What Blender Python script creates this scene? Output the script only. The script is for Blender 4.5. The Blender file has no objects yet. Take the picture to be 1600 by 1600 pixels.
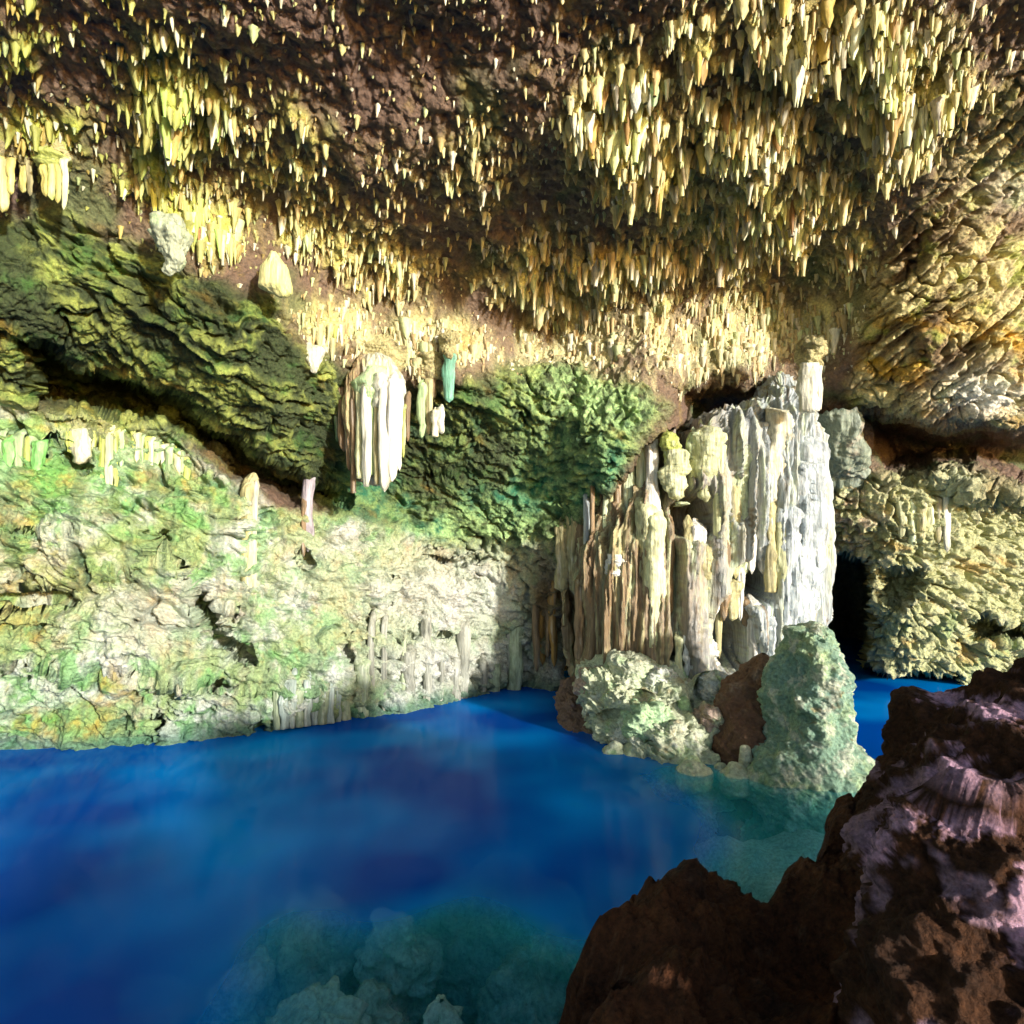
import bpy, math, random
import numpy as np
from mathutils import Vector

random.seed(7)
RNG = np.random.default_rng(11)
R = math.radians
SC = bpy.context.scene
COL = SC.collection
F = 900.0; HZ = 860.0; CZ = 3.0        # focal length and horizon of the photograph in its own pixels, eye height in m

# ------------------------------------------------------------------ camera, world, sun
cam = bpy.data.cameras.new('camera')
cam.sensor_width = 36.0
cam.lens = 36.0 * F / 1600.0
cam.shift_y = (HZ - 800.0) / 1600.0
cam.clip_start = 0.05; cam.clip_end = 500
co = bpy.data.objects.new('camera', cam); COL.objects.link(co)
co.location = (0, 0, CZ); co.rotation_euler = (R(90), 0, 0)
SC.camera = co
SUN_AZ = 43.0       # degrees to the right of straight behind the camera
SUN_EL = 10.0
sx, sy, sz = math.sin(R(SUN_AZ)) * math.cos(R(SUN_EL)), -math.cos(R(SUN_AZ)) * math.cos(R(SUN_EL)), math.sin(R(SUN_EL))
w = bpy.data.worlds.new('World'); SC.world = w; w.use_nodes = True
nt = w.node_tree
sky = nt.nodes.new('ShaderNodeTexSky'); sky.sky_type = 'NISHITA'; sky.sun_disc = False
sky.sun_elevation = R(SUN_EL); sky.sun_rotation = math.atan2(sx, sy)
bg = nt.nodes['Background']; bg.inputs['Strength'].default_value = 0.15
nt.links.new(sky.outputs[0], bg.inputs['Color'])
sl = bpy.data.lights.new('sun', 'SUN'); sl.energy = 4.3; sl.angle = R(3.5); sl.color = (1.0, 0.97, 0.90)
so = bpy.data.objects.new('sun', sl); COL.objects.link(so)
so.rotation_euler = Vector((sx, sy, sz)).to_track_quat('Z', 'Y').to_euler()
SC.view_settings.view_transform = 'Standard'; SC.view_settings.look = 'None'
SC.view_settings.exposure = 0.82; SC.view_settings.gamma = 1; SC.view_settings.use_curve_mapping = False
SC.render.engine = 'CYCLES'
SC.cycles.max_bounces = 8; SC.cycles.diffuse_bounces = 4; SC.cycles.transparent_max_bounces = 8
SC.cycles.volume_bounces = 3

# ------------------------------------------------------------------ numpy noise
def _h(ix, iy, iz, seed):
    n = (ix.astype(np.uint32) * np.uint32(374761393) + iy.astype(np.uint32) * np.uint32(668265263)
         + iz.astype(np.uint32) * np.uint32(2147483647 - 1274126177) + np.uint32((seed * 974711 + 12345) & 0xffffffff))
    n = (n ^ (n >> np.uint32(13))) * np.uint32(1274126177)
    n = (n ^ (n >> np.uint32(16))) * np.uint32(2246822519)
    return n ^ (n >> np.uint32(15))
def vnoise(p, seed=0):
    """gradient noise, about -1..1"""
    p = p.astype(np.float32)
    i = np.floor(p).astype(np.int32); f = p - i
    s = f * f * f * (f * (f * 6 - 15) + 10)
    out = None
    res = []
    for dx in (0, 1):
        for dy in (0, 1):
            for dz in (0, 1):
                h = _h(i[:, 0] + dx, i[:, 1] + dy, i[:, 2] + dz, seed)
                gx = (h & np.uint32(1023)).astype(np.float32) / 511.5 - 1
                gy = ((h >> np.uint32(10)) & np.uint32(1023)).astype(np.float32) / 511.5 - 1
                gz = ((h >> np.uint32(20)) & np.uint32(1023)).astype(np.float32) / 511.5 - 1
                res.append(gx * (f[:, 0] - dx) + gy * (f[:, 1] - dy) + gz * (f[:, 2] - dz))
    a, b, c, d, e, f_, g, h = res
    z = s[:, 2]; y = s[:, 1]; x = s[:, 0]
    a = a + (b - a) * z; c = c + (d - c) * z; e = e + (f_ - e) * z; g = g + (h - g) * z
    a = a + (c - a) * y; e = e + (g - e) * y
    return (a + (e - a) * x) * 1.25
def fbm(p, o=4, seed=0, g=0.5, l=2.03):
    t = 0; a = 1.0; s = 0
    for k in range(o):
        t = t + a * vnoise(p * (l ** k) + 17.3 * k, seed + k); s += a; a *= g
    return t / s * 1.4
def ridged(p, o=4, seed=0, g=0.5):
    t = 0; a = 1.0; s = 0
    for k in range(o):
        t = t + a * (1 - np.abs(vnoise(p * (2.1 ** k) + 9.1 * k, seed + k)) * 2); s += a; a *= g
    return t / s
def worley(p, seed=0):
    p = p.astype(np.float32); i = np.floor(p).astype(np.int32); f = p - i
    f1 = np.full(len(p), 9, np.float32); f2 = f1.copy(); idv = np.zeros(len(p), np.float32)
    for dx in (-1, 0, 1):
        for dy in (-1, 0, 1):
            for dz in (-1, 0, 1):
                h = _h(i[:, 0] + dx, i[:, 1] + dy, i[:, 2] + dz, seed)
                ox = (h & np.uint32(1023)).astype(np.float32) / 1023 + dx - f[:, 0]
                oy = ((h >> np.uint32(10)) & np.uint32(1023)).astype(np.float32) / 1023 + dy - f[:, 1]
                oz = ((h >> np.uint32(20)) & np.uint32(1023)).astype(np.float32) / 1023 + dz - f[:, 2]
                d = np.sqrt(ox * ox + oy * oy + oz * oz)
                c = d < f1
                f2 = np.where(c, f1, np.minimum(f2, d)); f1 = np.where(c, d, f1)
                idv = np.where(c, (h >> np.uint32(8)).astype(np.float32) / 16777216.0, idv)
    return f1, f2, idv
def drips(p2, seed=0):
    """field of hanging bumps over x,y; returns 0..1 peak height"""
    i = np.floor(p2).astype(np.int32); f = p2 - i
    z = np.zeros_like(i[:, 0]); out = np.zeros(len(p2), np.float32)
    for dx in (-1, 0, 1):
        for dy in (-1, 0, 1):
            h = _h(i[:, 0] + dx, i[:, 1] + dy, z, seed)
            ox = (h & np.uint32(1023)).astype(np.float32) / 1023 + dx - f[:, 0]
            oy = ((h >> np.uint32(10)) & np.uint32(1023)).astype(np.float32) / 1023 + dy - f[:, 1]
            k = ((h >> np.uint32(20)) & np.uint32(1023)).astype(np.float32) / 1023
            r = 0.35 + 0.4 * k
            out = np.maximum(out, (0.25 + 0.75 * k) * np.clip(1 - np.sqrt(ox * ox + oy * oy) / r, 0, 1) ** 0.8)
    return out
def ss(a, b, x):
    t = np.clip((x - a) / (b - a), 0, 1); return t * t * (3 - 2 * t)
def mix(a, b, t):
    return a + (b - a) * t
def polysd(u, v, poly):
    """signed distance to a polygon, positive inside"""
    P = np.array(poly, float); Q = np.roll(P, -1, 0)
    d = np.full(u.shape, 1e9); ins = np.zeros(u.shape, bool)
    for (ax, ay), (bx, by) in zip(P, Q):
        ex, ey = bx - ax, by - ay
        wx, wy = u - ax, v - ay
        t = np.clip((wx * ex + wy * ey) / (ex * ex + ey * ey + 1e-9), 0, 1)
        d = np.minimum(d, (wx - ex * t) ** 2 + (wy - ey * t) ** 2)
        c = ((ay <= v) & (by > v)) | ((by <= v) & (ay > v))
        with np.errstate(divide='ignore', invalid='ignore'):
            xi = ax + (v - ay) / (by - ay if by != ay else 1e-9) * ex
        ins ^= c & (u < xi)
    return np.where(ins, 1, -1) * np.sqrt(d)
def rbf(ctrl, u, v):
    C = np.array(ctrl, float); P = C[:, :2] / 600; val = np.log(C[:, 2])
    n = len(C)
    def K(r2): return np.where(r2 > 0, 0.5 * r2 * np.log(r2 + 1e-12), 0)
    r2 = ((P[:, None] - P[None]) ** 2).sum(-1)
    A = np.zeros((n + 3, n + 3)); A[:n, :n] = K(r2) + np.eye(n) * 2e-3
    A[:n, n] = 1; A[:n, n + 1:] = P; A[n, :n] = 1; A[n + 1:, :n] = P.T
    s = np.linalg.solve(A, np.concatenate([val, np.zeros(3)]))
    out = s[n] + s[n + 1] * u / 600 + s[n + 2] * v / 600
    for k in range(n):
        out = out + s[k] * K((u / 600 - P[k, 0]) ** 2 + (v / 600 - P[k, 1]) ** 2)
    return np.exp(out)
def pt(u, v, Y):
    return ((u - 800) / F * Y, Y, CZ - (v - HZ) / F * Y)

# ------------------------------------------------------------------ object helpers
def tag(o, label=None, cat=None, group=None, kind=None):
    if label: o['label'] = label
    if cat: o['category'] = cat
    if group: o['group'] = group
    if kind: o['kind'] = kind
    return o
def empty(name, loc, label, cat, group=None):
    o = bpy.data.objects.new(name, None); COL.objects.link(o); o.location = loc
    o.empty_display_size = 0.2
    return tag(o, label, cat, group)
def mesh_arrays(name, V, Q, col=None, smooth=True, tris=None):
    me = bpy.data.meshes.new(name)
    V = np.asarray(V, np.float32)
    nq = 0 if Q is None else len(Q); ntr = 0 if tris is None else len(tris)
    me.vertices.add(len(V)); me.vertices.foreach_set('co', V.ravel())
    idx = []
    if nq: idx.append(np.asarray(Q, np.int32).ravel())
    if ntr: idx.append(np.asarray(tris, np.int32).ravel())
    idx = np.concatenate(idx)
    me.loops.add(len(idx)); me.loops.foreach_set('vertex_index', idx)
    me.polygons.add(nq + ntr)
    st = np.concatenate([np.arange(nq) * 4, nq * 4 + np.arange(ntr) * 3]).astype(np.int32)
    me.polygons.foreach_set('loop_start', st)
    me.polygons.foreach_set('use_smooth', np.full(nq + ntr, smooth))
    me.update(calc_edges=True)
    if col is not None:
        a = me.color_attributes.new('albedo', 'FLOAT_COLOR', 'POINT')
        c4 = np.ones((len(V), 4), np.float32); c4[:, :3] = col
        a.data.foreach_set('color', c4.ravel())
    return me
def link(name, me, m, parent=None, loc=None):
    o = bpy.data.objects.new(name, me); COL.objects.link(o)
    if m and not me.materials: me.materials.append(m)
    if parent is not None: o.parent = parent
    if loc is not None: o.location = loc
    return o

# ------------------------------------------------------------------ materials
def rock_mat(name, use_attr=True, base=(0.5, 0.45, 0.3), rough=0.62, bump=0.75, bscale=9.0, spec=0.35, stretch=1.0, speck=0.45, rnd=0.0):
    m = bpy.data.materials.new(name); m.use_nodes = True
    n = m.node_tree.nodes; L = m.node_tree.links
    p = n['Principled BSDF']
    tc = n.new('ShaderNodeTexCoord'); geo = n.new('ShaderNodeNewGeometry')
    mp = n.new('ShaderNodeMapping'); mp.inputs['Scale'].default_value = (1, 1, stretch)
    L.new(geo.outputs['Position'], mp.inputs['Vector'])
    if use_attr:
        a = n.new('ShaderNodeAttribute'); a.attribute_name = 'albedo'; src = a.outputs['Color']
    else:
        rgb = n.new('ShaderNodeRGB'); rgb.outputs[0].default_value = (*base, 1); src = rgb.outputs[0]
    if rnd > 0:
        oi = n.new('ShaderNodeObjectInfo')
        hs = n.new('ShaderNodeHueSaturation')
        mr = n.new('ShaderNodeMapRange'); mr.inputs[3].default_value = 1 - rnd; mr.inputs[4].default_value = 1 + rnd
        mh = n.new('ShaderNodeMapRange'); mh.inputs[3].default_value = 0.46; mh.inputs[4].default_value = 0.55
        L.new(oi.outputs['Random'], mr.inputs[0]); L.new(oi.outputs['Random'], mh.inputs[0])
        L.new(mr.outputs[0], hs.inputs['Value']); L.new(mh.outputs[0], hs.inputs['Hue'])
        L.new(src, hs.inputs['Color']); src = hs.outputs[0]
    # small-scale mottling of the stone's own colour
    nz = n.new('ShaderNodeTexNoise'); nz.inputs['Scale'].default_value = 22; nz.inputs['Detail'].default_value = 8
    nz.inputs['Roughness'].default_value = 0.7
    L.new(mp.outputs[0], nz.inputs['Vector'])
    mr2 = n.new('ShaderNodeMapRange'); mr2.inputs[1].default_value = 0.3; mr2.inputs[2].default_value = 0.7
    mr2.inputs[3].default_value = 1 - speck; mr2.inputs[4].default_value = 1 + speck
    L.new(nz.outputs['Fac'], mr2.inputs[0])
    mx = n.new('ShaderNodeVectorMath'); mx.operation = 'SCALE'
    L.new(src, mx.inputs[0]); L.new(mr2.outputs[0], mx.inputs['Scale'])
    L.new(mx.outputs[0], p.inputs['Base Color'])
    b1 = n.new('ShaderNodeTexNoise'); b1.inputs['Scale'].default_value = bscale; b1.inputs['Detail'].default_value = 12
    b1.inputs['Roughness'].default_value = 0.68
    L.new(mp.outputs[0], b1.inputs['Vector'])
    b2 = n.new('ShaderNodeTexVoronoi'); b2.inputs['Scale'].default_value = bscale * 1.7
    L.new(mp.outputs[0], b2.inputs['Vector'])
    ad = n.new('ShaderNodeMath'); ad.operation = 'MULTIPLY_ADD'; ad.inputs[1].default_value = 0.35
    L.new(b2.outputs['Distance'], ad.inputs[0]); L.new(b1.outputs['Fac'], ad.inputs[2])
    bp = n.new('ShaderNodeBump'); bp.inputs['Strength'].default_value = bump; bp.inputs['Distance'].default_value = 0.12
    L.new(ad.outputs[0], bp.inputs['Height']); L.new(bp.outputs[0], p.inputs['Normal'])
    p.inputs['Roughness'].default_value = rough; p.inputs['Specular IOR Level'].default_value = spec
    return m
M_cave = rock_mat('limestone_rock')
M_flow = rock_mat('flowstone', bump=0.5, bscale=11, stretch=0.10, speck=0.5, rough=0.5, spec=0.4)
M_fore = rock_mat('brown_rock', bump=1.0, bscale=24, speck=0.7, rough=0.75, spec=0.15)
M_stal = rock_mat('stalactite_calcite', bump=0.35, bscale=8, stretch=0.3, speck=0.35, rough=0.5, rnd=0.4)

CREAM = np.array((.62, .60, .42)); PALEG = np.array((.42, .58, .30)); GREEN = np.array((.13, .32, .09)); TEAL = np.array((.06, .27, .17))
YELLOW = np.array((.54, .49, .15)); OCHRE = np.array((.40, .22, .05)); BROWN = np.array((.12, .075, .045)); MAUVE = np.array((.34, .24, .28))
WHITE = np.array((.78, .77, .70)); DKGREEN = np.array((.07, .13, .05)); YG = np.array((.42, .48, .12)); PINK = np.array((.50, .38, .30))

# ------------------------------------------------------------------ the cave shell
def axis(a0, a1, step, lo, hi, n):
    core = np.arange(a0, a1, step)
    left = lo + (a0 - lo) * (np.linspace(0, 1, n, endpoint=False)) ** 0.8
    right = a1 + (hi - a1) * (np.linspace(0, 1, n + 1)[1:]) ** 1.25
    return np.concatenate([left, core, right])
ua = axis(-30, 1632, 1.85, -800, 2500, 50)
va = axis(-40, 1215, 1.85, -700, 2600, 45)
U, V_ = np.meshgrid(ua, va)
def ceilY(u, v):
    d = (HZ - v) / F - 0.12 * (u - 800) / F + 0.30
    return 7.35 / d
ctrl = []
for (u, v) in [(-800, -700), (0, -700), (800, -700), (1600, -700), (2500, -700), (-800, -200), (-300, -200), (0, -200), (400, -200), (800, -200), (1200, -200), (1600, -200), (2100, -200), (2500, 0),
               (-600, 100), (-200, 0), (0, 60), (200, 100), (450, 100), (700, 100), (900, 100), (1100, 100), (1300, 100), (1500, 60), (1700, 100), (2000, 200),
               (0, 200), (150, 220), (300, 280), (450, 330), (600, 300), (800, 300), (1000, 300), (1200, 300), (1400, 250), (1650, 200),
               (600, 430), (700, 450), (800, 450), (1000, 450), (1150, 480), (1250, 480), (1330, 400), (850, 520)]:
    ctrl.append((u, v, ceilY(u, v)))
ctrl += [(-800, 400, 5.2), (-300, 400, 6.0), (-300, 550, 6.3), (-400, 800, 7.4), (-800, 800, 6.0), (-800, 1200, 6.6), (-300, 1210, 7.6), (-800, 2500, 7), (-300, 2500, 8), (-300, 950, 7.5),
         (0, 340, 6.9), (0, 430, 6.8), (0, 510, 7.2), (100, 400, 7.1), (100, 490, 7.3), (200, 400, 7.3), (200, 520, 7.7), (200, 600, 8.6),
         (320, 430, 7.6), (320, 530, 7.7), (320, 620, 8.5), (320, 680, 9.2), (450, 500, 8.2), (450, 600, 8.4), (450, 690, 9.2), (560, 560, 9.4), (560, 680, 10.2), (600, 770, 11.2),
         (650, 570, 9.5), (720, 620, 9.7), (680, 680, 10.6), (780, 700, 10.8), (720, 750, 11.3), (750, 820, 11.7), (850, 600, 10.0), (870, 690, 10.6), (880, 780, 11.2), (950, 600, 9.9), (940, 720, 9.9), (1030, 640, 9.8), (1060, 590, 10.2), (880, 830, 10.9),
         (1150, 590, 10.8), (1100, 640, 11.6), (1250, 620, 11.3), (1330, 600, 10.6),
         (60, 690, 8.2), (0, 640, 8.0), (0, 800, 8.0), (150, 700, 8.5), (150, 850, 8.45), (300, 760, 9.0), (300, 900, 9.0), (420, 820, 9.6), (550, 850, 10.4), (650, 880, 11.2),
         (0, 950, 8.0), (0, 1100, 8.2), (150, 1000, 8.4), (150, 1170, 8.7), (300, 1030, 8.9), (300, 1160, 9.1), (450, 1000, 9.6), (450, 1140, 9.6), (550, 1120, 10.3),
         (600, 980, 10.7), (700, 1095, 11.4), (700, 950, 11.5), (800, 880, 12.0), (800, 1000, 12.4), (830, 1075, 12.7), (900, 900, 11.6), (900, 1070, 12.0), (1000, 800, 10.8), (1000, 1000, 11.6),
         (1150, 750, 11.6), (1150, 1000, 14), (1250, 900, 13.8), (1250, 1100, 14),
         (1400, 480, 9.7), (1400, 580, 10.2), (1500, 420, 9.3), (1500, 540, 9.7), (1620, 300, 9.0), (1620, 450, 9.4), (1620, 570, 9.7), (1520, 620, 9.8), (1420, 640, 10.4), (1620, 650, 10.3),
         (1330, 700, 11.7), (1320, 800, 11.8), (1400, 800, 11.5), (1450, 850, 11.5), (1500, 780, 11.5), (1620, 800, 11.8), (1400, 950, 11.9), (1500, 950, 11.9), (1620, 930, 12.2),
         (1400, 1050, 12.7), (1500, 1060, 12.8), (1620, 1060, 13.0), (1300, 1050, 14),
         (1800, 500, 10.4), (1800, 800, 12.6), (1800, 1060, 13.5), (2500, 500, 11), (2500, 900, 14), (2500, 1500, 14), (2500, 2500, 14), (1700, 2500, 13), (1200, 2500, 14), (800, 2500, 13), (300, 2500, 9.5),
         (0, 1300, 8.4), (0, 1800, 8.8), (300, 1300, 9.3), (500, 1300, 10.2), (700, 1300, 11.8), (900, 1300, 14), (1300, 1300, 14.5), (1600, 1300, 13)]
Y = rbf(ctrl, U, V_)
p2 = np.stack([U.ravel() / 60, V_.ravel() / 60, np.zeros(U.size)], 1)
wob = (fbm(p2, 3, 91) * 16).reshape(U.shape); wob2 = (fbm(p2 + 50, 3, 95) * 14).reshape(U.shape)
def recess(poly, amt, wid, wb=1.0):
    sd = polysd(U + wob * wb, V_ + wob2 * wb, poly)
    return amt * ss(0, wid, sd)
Y = Y + recess([(22, 528), (70, 522), (130, 560), (240, 590), (330, 640), (400, 690), (500, 740), (560, 775), (555, 800), (450, 790), (370, 768), (320, 720), (250, 672), (150, 655), (45, 640)], 1.7, 34)
Y = Y + recess([(1335, 640), (1400, 632), (1480, 655), (1620, 660), (2500, 720), (2500, 790), (1620, 772), (1520, 738), (1470, 735), (1420, 758), (1375, 745), (1345, 710)], 2.2, 40)
Y = Y + recess([(1270, 905), (1300, 862), (1358, 872), (1366, 950), (1352, 1035), (1400, 1052), (1500, 1058), (1520, 1300), (1180, 1300), (1200, 900)], 6.5, 14, 0.4)
Y = Y + recess([(1040, 600), (1120, 590), (1250, 610), (1250, 700), (1060, 700)], 0.9, 40)
Y = Y + recess([(1470, 965), (1540, 960), (1640, 985), (1640, 1015), (1520, 1000)], 1.2, 18)
Y = Y + recess([(1370, 885), (1440, 880), (1450, 920), (1400, 960), (1362, 930)], 0.8, 20)
Y = Y + recess([(650, 733), (680, 728), (712, 738), (690, 746), (660, 744)], 0.8, 6, 0.3)
Y = Y + recess([(85, 590 + 110), (110, 700), (150, 735), (120, 740)], 0.5, 10)
Y = Y + recess([(1480, 735), (1660, 750), (1660, 830), (1560, 800), (1500, 790)], -0.5, 30)
Y = Y + recess([(260, 880), (300, 890), (420, 1060), (380, 1060), (300, 970)], 0.7, 16)
Y = Y + recess([(-40, 1035), (120, 1035), (330, 1055), (420, 1085), (300, 1075), (120, 1050), (-40, 1050)], 0.7, 10)
Y = Y + recess([(-40, 928), (80, 930), (140, 945), (80, 948), (-40, 940)], 0.55, 8)
for (a_, b_, c_, d_) in [(546, 985, 8, 130), (572, 915, 9, 60), (610, 900, 6, 50), (250, 1110, 10, 60), (402, 1100, 6, 50), (245, 830, 22, 50), (480, 860, 6, 30), (330, 950, 40, 14), (180, 880, 50, 10), (60, 830, 60, 8), (640, 990, 60, 6), (700, 870, 50, 10)]:
    Y = Y + recess([(a_ - c_, b_), (a_ + c_, b_ - 3), (a_ + c_ + 4, b_ + d_), (a_ - c_ + 4, b_ + d_)], .45, 7)
Y = Y + recess([(1075, 655), (1030, 672), (1000, 705), (972, 752), (925, 802), (882, 858), (868, 930), (875, 1080), (900, 1300), (1290, 1300), (1290, 720), (1200, 660)], 2.3, 16, .5)
X = (U - 800) / F * Y; Z = CZ - (V_ - HZ) / F * Y
P = np.stack([X, Y, Z], -1)
def grid_normals(P):
    du = np.gradient(P, axis=1); dv = np.gradient(P, axis=0)
    n = np.cross(du, dv); n /= np.linalg.norm(n, axis=-1, keepdims=True) + 1e-12
    flip = (n * (P - np.array((0, 0, CZ)))).sum(-1) > 0
    n[flip] *= -1
    return n
Nn = grid_normals(P).reshape(-1, 3)
p = P.reshape(-1, 3).astype(np.float32); u = U.ravel(); v = V_.ravel()
# soft region masks
def soft(poly, wid): return ss(-wid, wid, polysd(u + wob.ravel(), v + wob2.ravel(), poly))
m_over = soft([(-900, 330), (0, 335), (110, 340), (240, 400), (340, 440), (430, 470), (490, 560), (640, 610), (700, 600), (900, 560), (1010, 610), (1040, 640), (960, 760), (860, 850), (700, 860), (500, 790), (300, 700), (0, 620), (-900, 600)], 22)
m_left = soft([(-900, 610), (40, 640), (150, 650), (260, 680), (330, 730), (420, 790), (560, 815), (700, 850), (860, 840), (960, 790), (960, 2600), (-900, 2600)], 14)
m_strk = soft([(1330, 620), (1370, 420), (1460, 290), (1560, 150), (1640, 60), (2600, 60), (2600, 680), (1480, 660), (1340, 640)], 26)
m_rmas = soft([(1240, 700), (1380, 745), (1480, 725), (1620, 760), (2600, 780), (2600, 2600), (960, 2600), (1000, 800)], 12)
m_ceil = np.clip(1 - m_over - m_left - m_strk - m_rmas, 0, 1)
SH = dict(u=u, v=v)
# --- relief
warp = np.stack([fbm(p * 0.9, 4, 301), fbm(p * 0.9, 4, 302), fbm(p * 0.9, 4, 303)], 1) * 0.6
pw = p + warp
big = fbm(pw * 0.75, 4, 1)
med = fbm(pw * 3.0, 5, 11, 0.58)
fine = fbm(pw * 11.0, 4, 31, 0.6)
def rot(pp, ang, along, across, depth):
    """coordinates stretched along a direction in the x-z plane"""
    c, s = math.cos(R(ang)), math.sin(R(ang))
    a = pp[:, 0] * c + pp[:, 2] * s; b = -pp[:, 0] * s + pp[:, 2] * c
    return np.stack([a * along, pp[:, 1] * depth, b * across], 1)
st_l = ridged(rot(pw, -22, 0.7, 3.4, 1.2), 5, 41, 0.6)
st_r = ridged(rot(p + warp * .25, 44, 0.3, 3.6, 0.7), 5, 51, 0.6)
st_w = ridged(rot(pw, -28, 1.1, 2.7, 1.5), 5, 61, 0.58)
f1, f2, wid = worley(rot(pw, -20, 1.5, 2.6, 1.8), 71)
edge = np.clip((f2 - f1) * 3.2, 0, 1)
f1b, f2b, widb = worley(pw * 5.5, 77)
edgeb = np.clip((f2b - f1b) * 2.5, 0, 1)
lumps = f1b
vdrip = ridged(np.stack([pw[:, 0] * 5.5, pw[:, 1] * 5.5, pw[:, 2] * 0.55], 1), 4, 81, 0.6)
dr1 = drips(p[:, :2] * 4.2 + 3, 5); dr2 = drips(p[:, :2] * 8.5 + 11, 6); dr3 = drips(p[:, :2] * 2.0, 8)
def blobs(lst):
    t = np.zeros(len(u))
    for (a, b, ra, rb, s) in lst: t = np.maximum(t, s * np.exp(-(((u - a) / ra) ** 2 + ((v - b) / rb) ** 2)))
    return t
clump = blobs([(1290, 50, 130, 70, 1.1), (1400, 120, 110, 90, 1), (1000, 180, 110, 80, 1), (1040, 250, 100, 70, 1), (1180, 200, 130, 60, 1), (1250, 300, 120, 60, .9), (1080, 60, 60, 50, .6), (1160, 370, 120, 60, 1), (1250, 330, 80, 60, .8),
               (850, 420, 80, 60, 1), (960, 420, 90, 50, .8), (1000, 500, 120, 60, 1), (900, 480, 80, 60, .8), (1180, 510, 110, 60, 1.1), (1280, 500, 60, 50, 1), (920, 540, 110, 40, 1.1), (1060, 550, 90, 40, 1), (1330, 400, 60, 60, .6), (1040, 400, 60, 40, .8), (1400, 230, 60, 50, .7),
               (260, 150, 60, 80, .9), (330, 200, 60, 50, .8), (250, 260, 60, 50, .8), (330, 330, 80, 60, .8), (420, 260, 80, 40, .7), (480, 330, 60, 60, .5), (560, 380, 60, 60, .8), (620, 430, 60, 60, .8), (650, 520, 90, 50, 1), (520, 500, 60, 40, .8),
               (70, 190, 70, 40, .5), (40, 60, 40, 50, .3), (730, 250, 100, 60, .45), (640, 260, 60, 50, .4), (450, 190, 60, 50, .4), (720, 540, 80, 40, .8)])
clump *= 0.55 + 0.75 * ss(-0.25, 0.35, fbm(p * 1.6, 3, 101))
clump = np.clip(clump, 0, 1.2)
SH['clump'] = (clump * m_ceil)
bed = fbm(rot(pw, -14, .35, 1.3, .5), 4, 351, .5)
rgh = .15 + 1.15 * ss(-.3, .3, fbm(p * 1.3 + 7, 3, 361))
dn = (m_ceil * (0.22 * big + 0.07 * med + 0.028 * fine)
      + m_over * (0.26 * big + 0.22 * (st_l - 0.45) + 0.10 * med + 0.045 * fine)
      + m_left * (0.22 * big + 0.62 * bed + (0.22 * (st_w - 0.45) + 0.05 * (edge - 0.6) + 0.06 * (lumps - 0.5) + 0.15 * med + 0.07 * fine) * rgh)
      + m_strk * (0.16 * big + 0.20 * (ss(.25, .8, st_r) - 0.5) + 0.07 * med + 0.04 * fine)
      + m_rmas * (0.22 * big + 0.14 * (lumps - 0.5) + 0.08 * (edge - 0.6) + 0.14 * med + 0.05 * fine + 0.12 * (st_w - .45)))
# drip-like flutes on the wall near the water and under the ledge
m_vd = blobs([(700, 1060, 190, 70, 1.0), (140, 700, 110, 60, 1), (560, 960, 60, 130, .6), (640, 880, 120, 40, .7), (1430, 820, 80, 60, 1.3), (780, 900, 60, 60, .4)]) * np.maximum(m_left, m_rmas)
dn = dn * (1 - 0.4 * m_vd) + m_vd * 0.22 * (vdrip - 0.4)
def crack(pp, seed, lo=.90, hi=.985): return ss(lo, hi, 1 - np.abs(vnoise(pp, seed)) * 1.6)
wp2 = np.stack([fbm(p * 2.5, 3, 311), fbm(p * 2.5, 3, 312), fbm(p * 2.5, 3, 313)], 1) * .16
pc = p + wp2
gate = ss(-.15, .25, fbm(p * 1.1 + 33, 3, 321))
ck_l = np.maximum(crack(rot(pc, -26, .8, 2.2, 1.1), 331) * gate, .7 * crack(rot(pc, -14, 1.9, 4.6, 2), 332, .86) * ss(-.1, .3, c_g := fbm(p * 1.7 + 3, 3, 322)))
ck_r = np.maximum(crack(rot(pc, 34, .7, 2.0, 1.1), 341) * gate, .7 * crack(pc * 2.6, 342, .86))
dn = dn - .26 * ck_l * (m_left + .8 * m_over) - .26 * ck_r * (.7 * m_strk) - .30 * np.maximum(ck_l, .6 * crack(pc * 2.4, 343, .84)) * m_rmas
m_kn = blobs([(920, 640, 120, 80, 1), (800, 760, 160, 60, .6), (1000, 560, 120, 50, .8)])
dn = dn + m_kn * 0.10 * (lumps - 0.4)
P2 = p + Nn * dn[:, None]
down = m_ceil * (clump * (0.26 * dr1 + 0.22 * dr2 + 0.18 * dr3) + 0.05 * dr2 + 0.04 * dr1) + m_kn * 0.08 * dr2
P2[:, 2] -= down
# --- the stone's colours, with some light and shade painted in
c1 = fbm(p * 0.9 + 5, 4, 201); c2 = fbm(p * 2.3 + 9, 5, 211, 0.6); c3 = fbm(p * 6 + 2, 4, 221, 0.6); c4 = fbm(rot(p, -25, .9, 3, 1.4), 4, 231, .6)
def lay(c, colr, t): return c + (colr - c) * np.clip(t, 0, 1)[:, None]
n = len(u)
tip = np.clip((down - 0.05) / 0.22, 0, 1) * m_ceil
cC = np.tile(np.array((.145, .100, .078)), (n, 1))
cC = lay(cC, np.array((.10, .13, .06)), ss(.05, .5, c1) * 0.8)
cC = lay(cC, np.array((.26, .20, .08)), ss(.1, .5, c2) * .6)
leftness = ss(700, 100, u)
tipc = mix(np.tile(np.array((.70, .62, .27)), (n, 1)), np.tile(np.array((.48, .54, .14)), (n, 1)), np.clip(leftness + 0.5 * c2, 0, 1)[:, None])
tipc = lay(tipc, CREAM * .85, ss(380, 560, v) * .7 + ss(0.1, .5, c3) * .4)  # paler cream toward the rear, the lit back of the ceiling painted in
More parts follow.
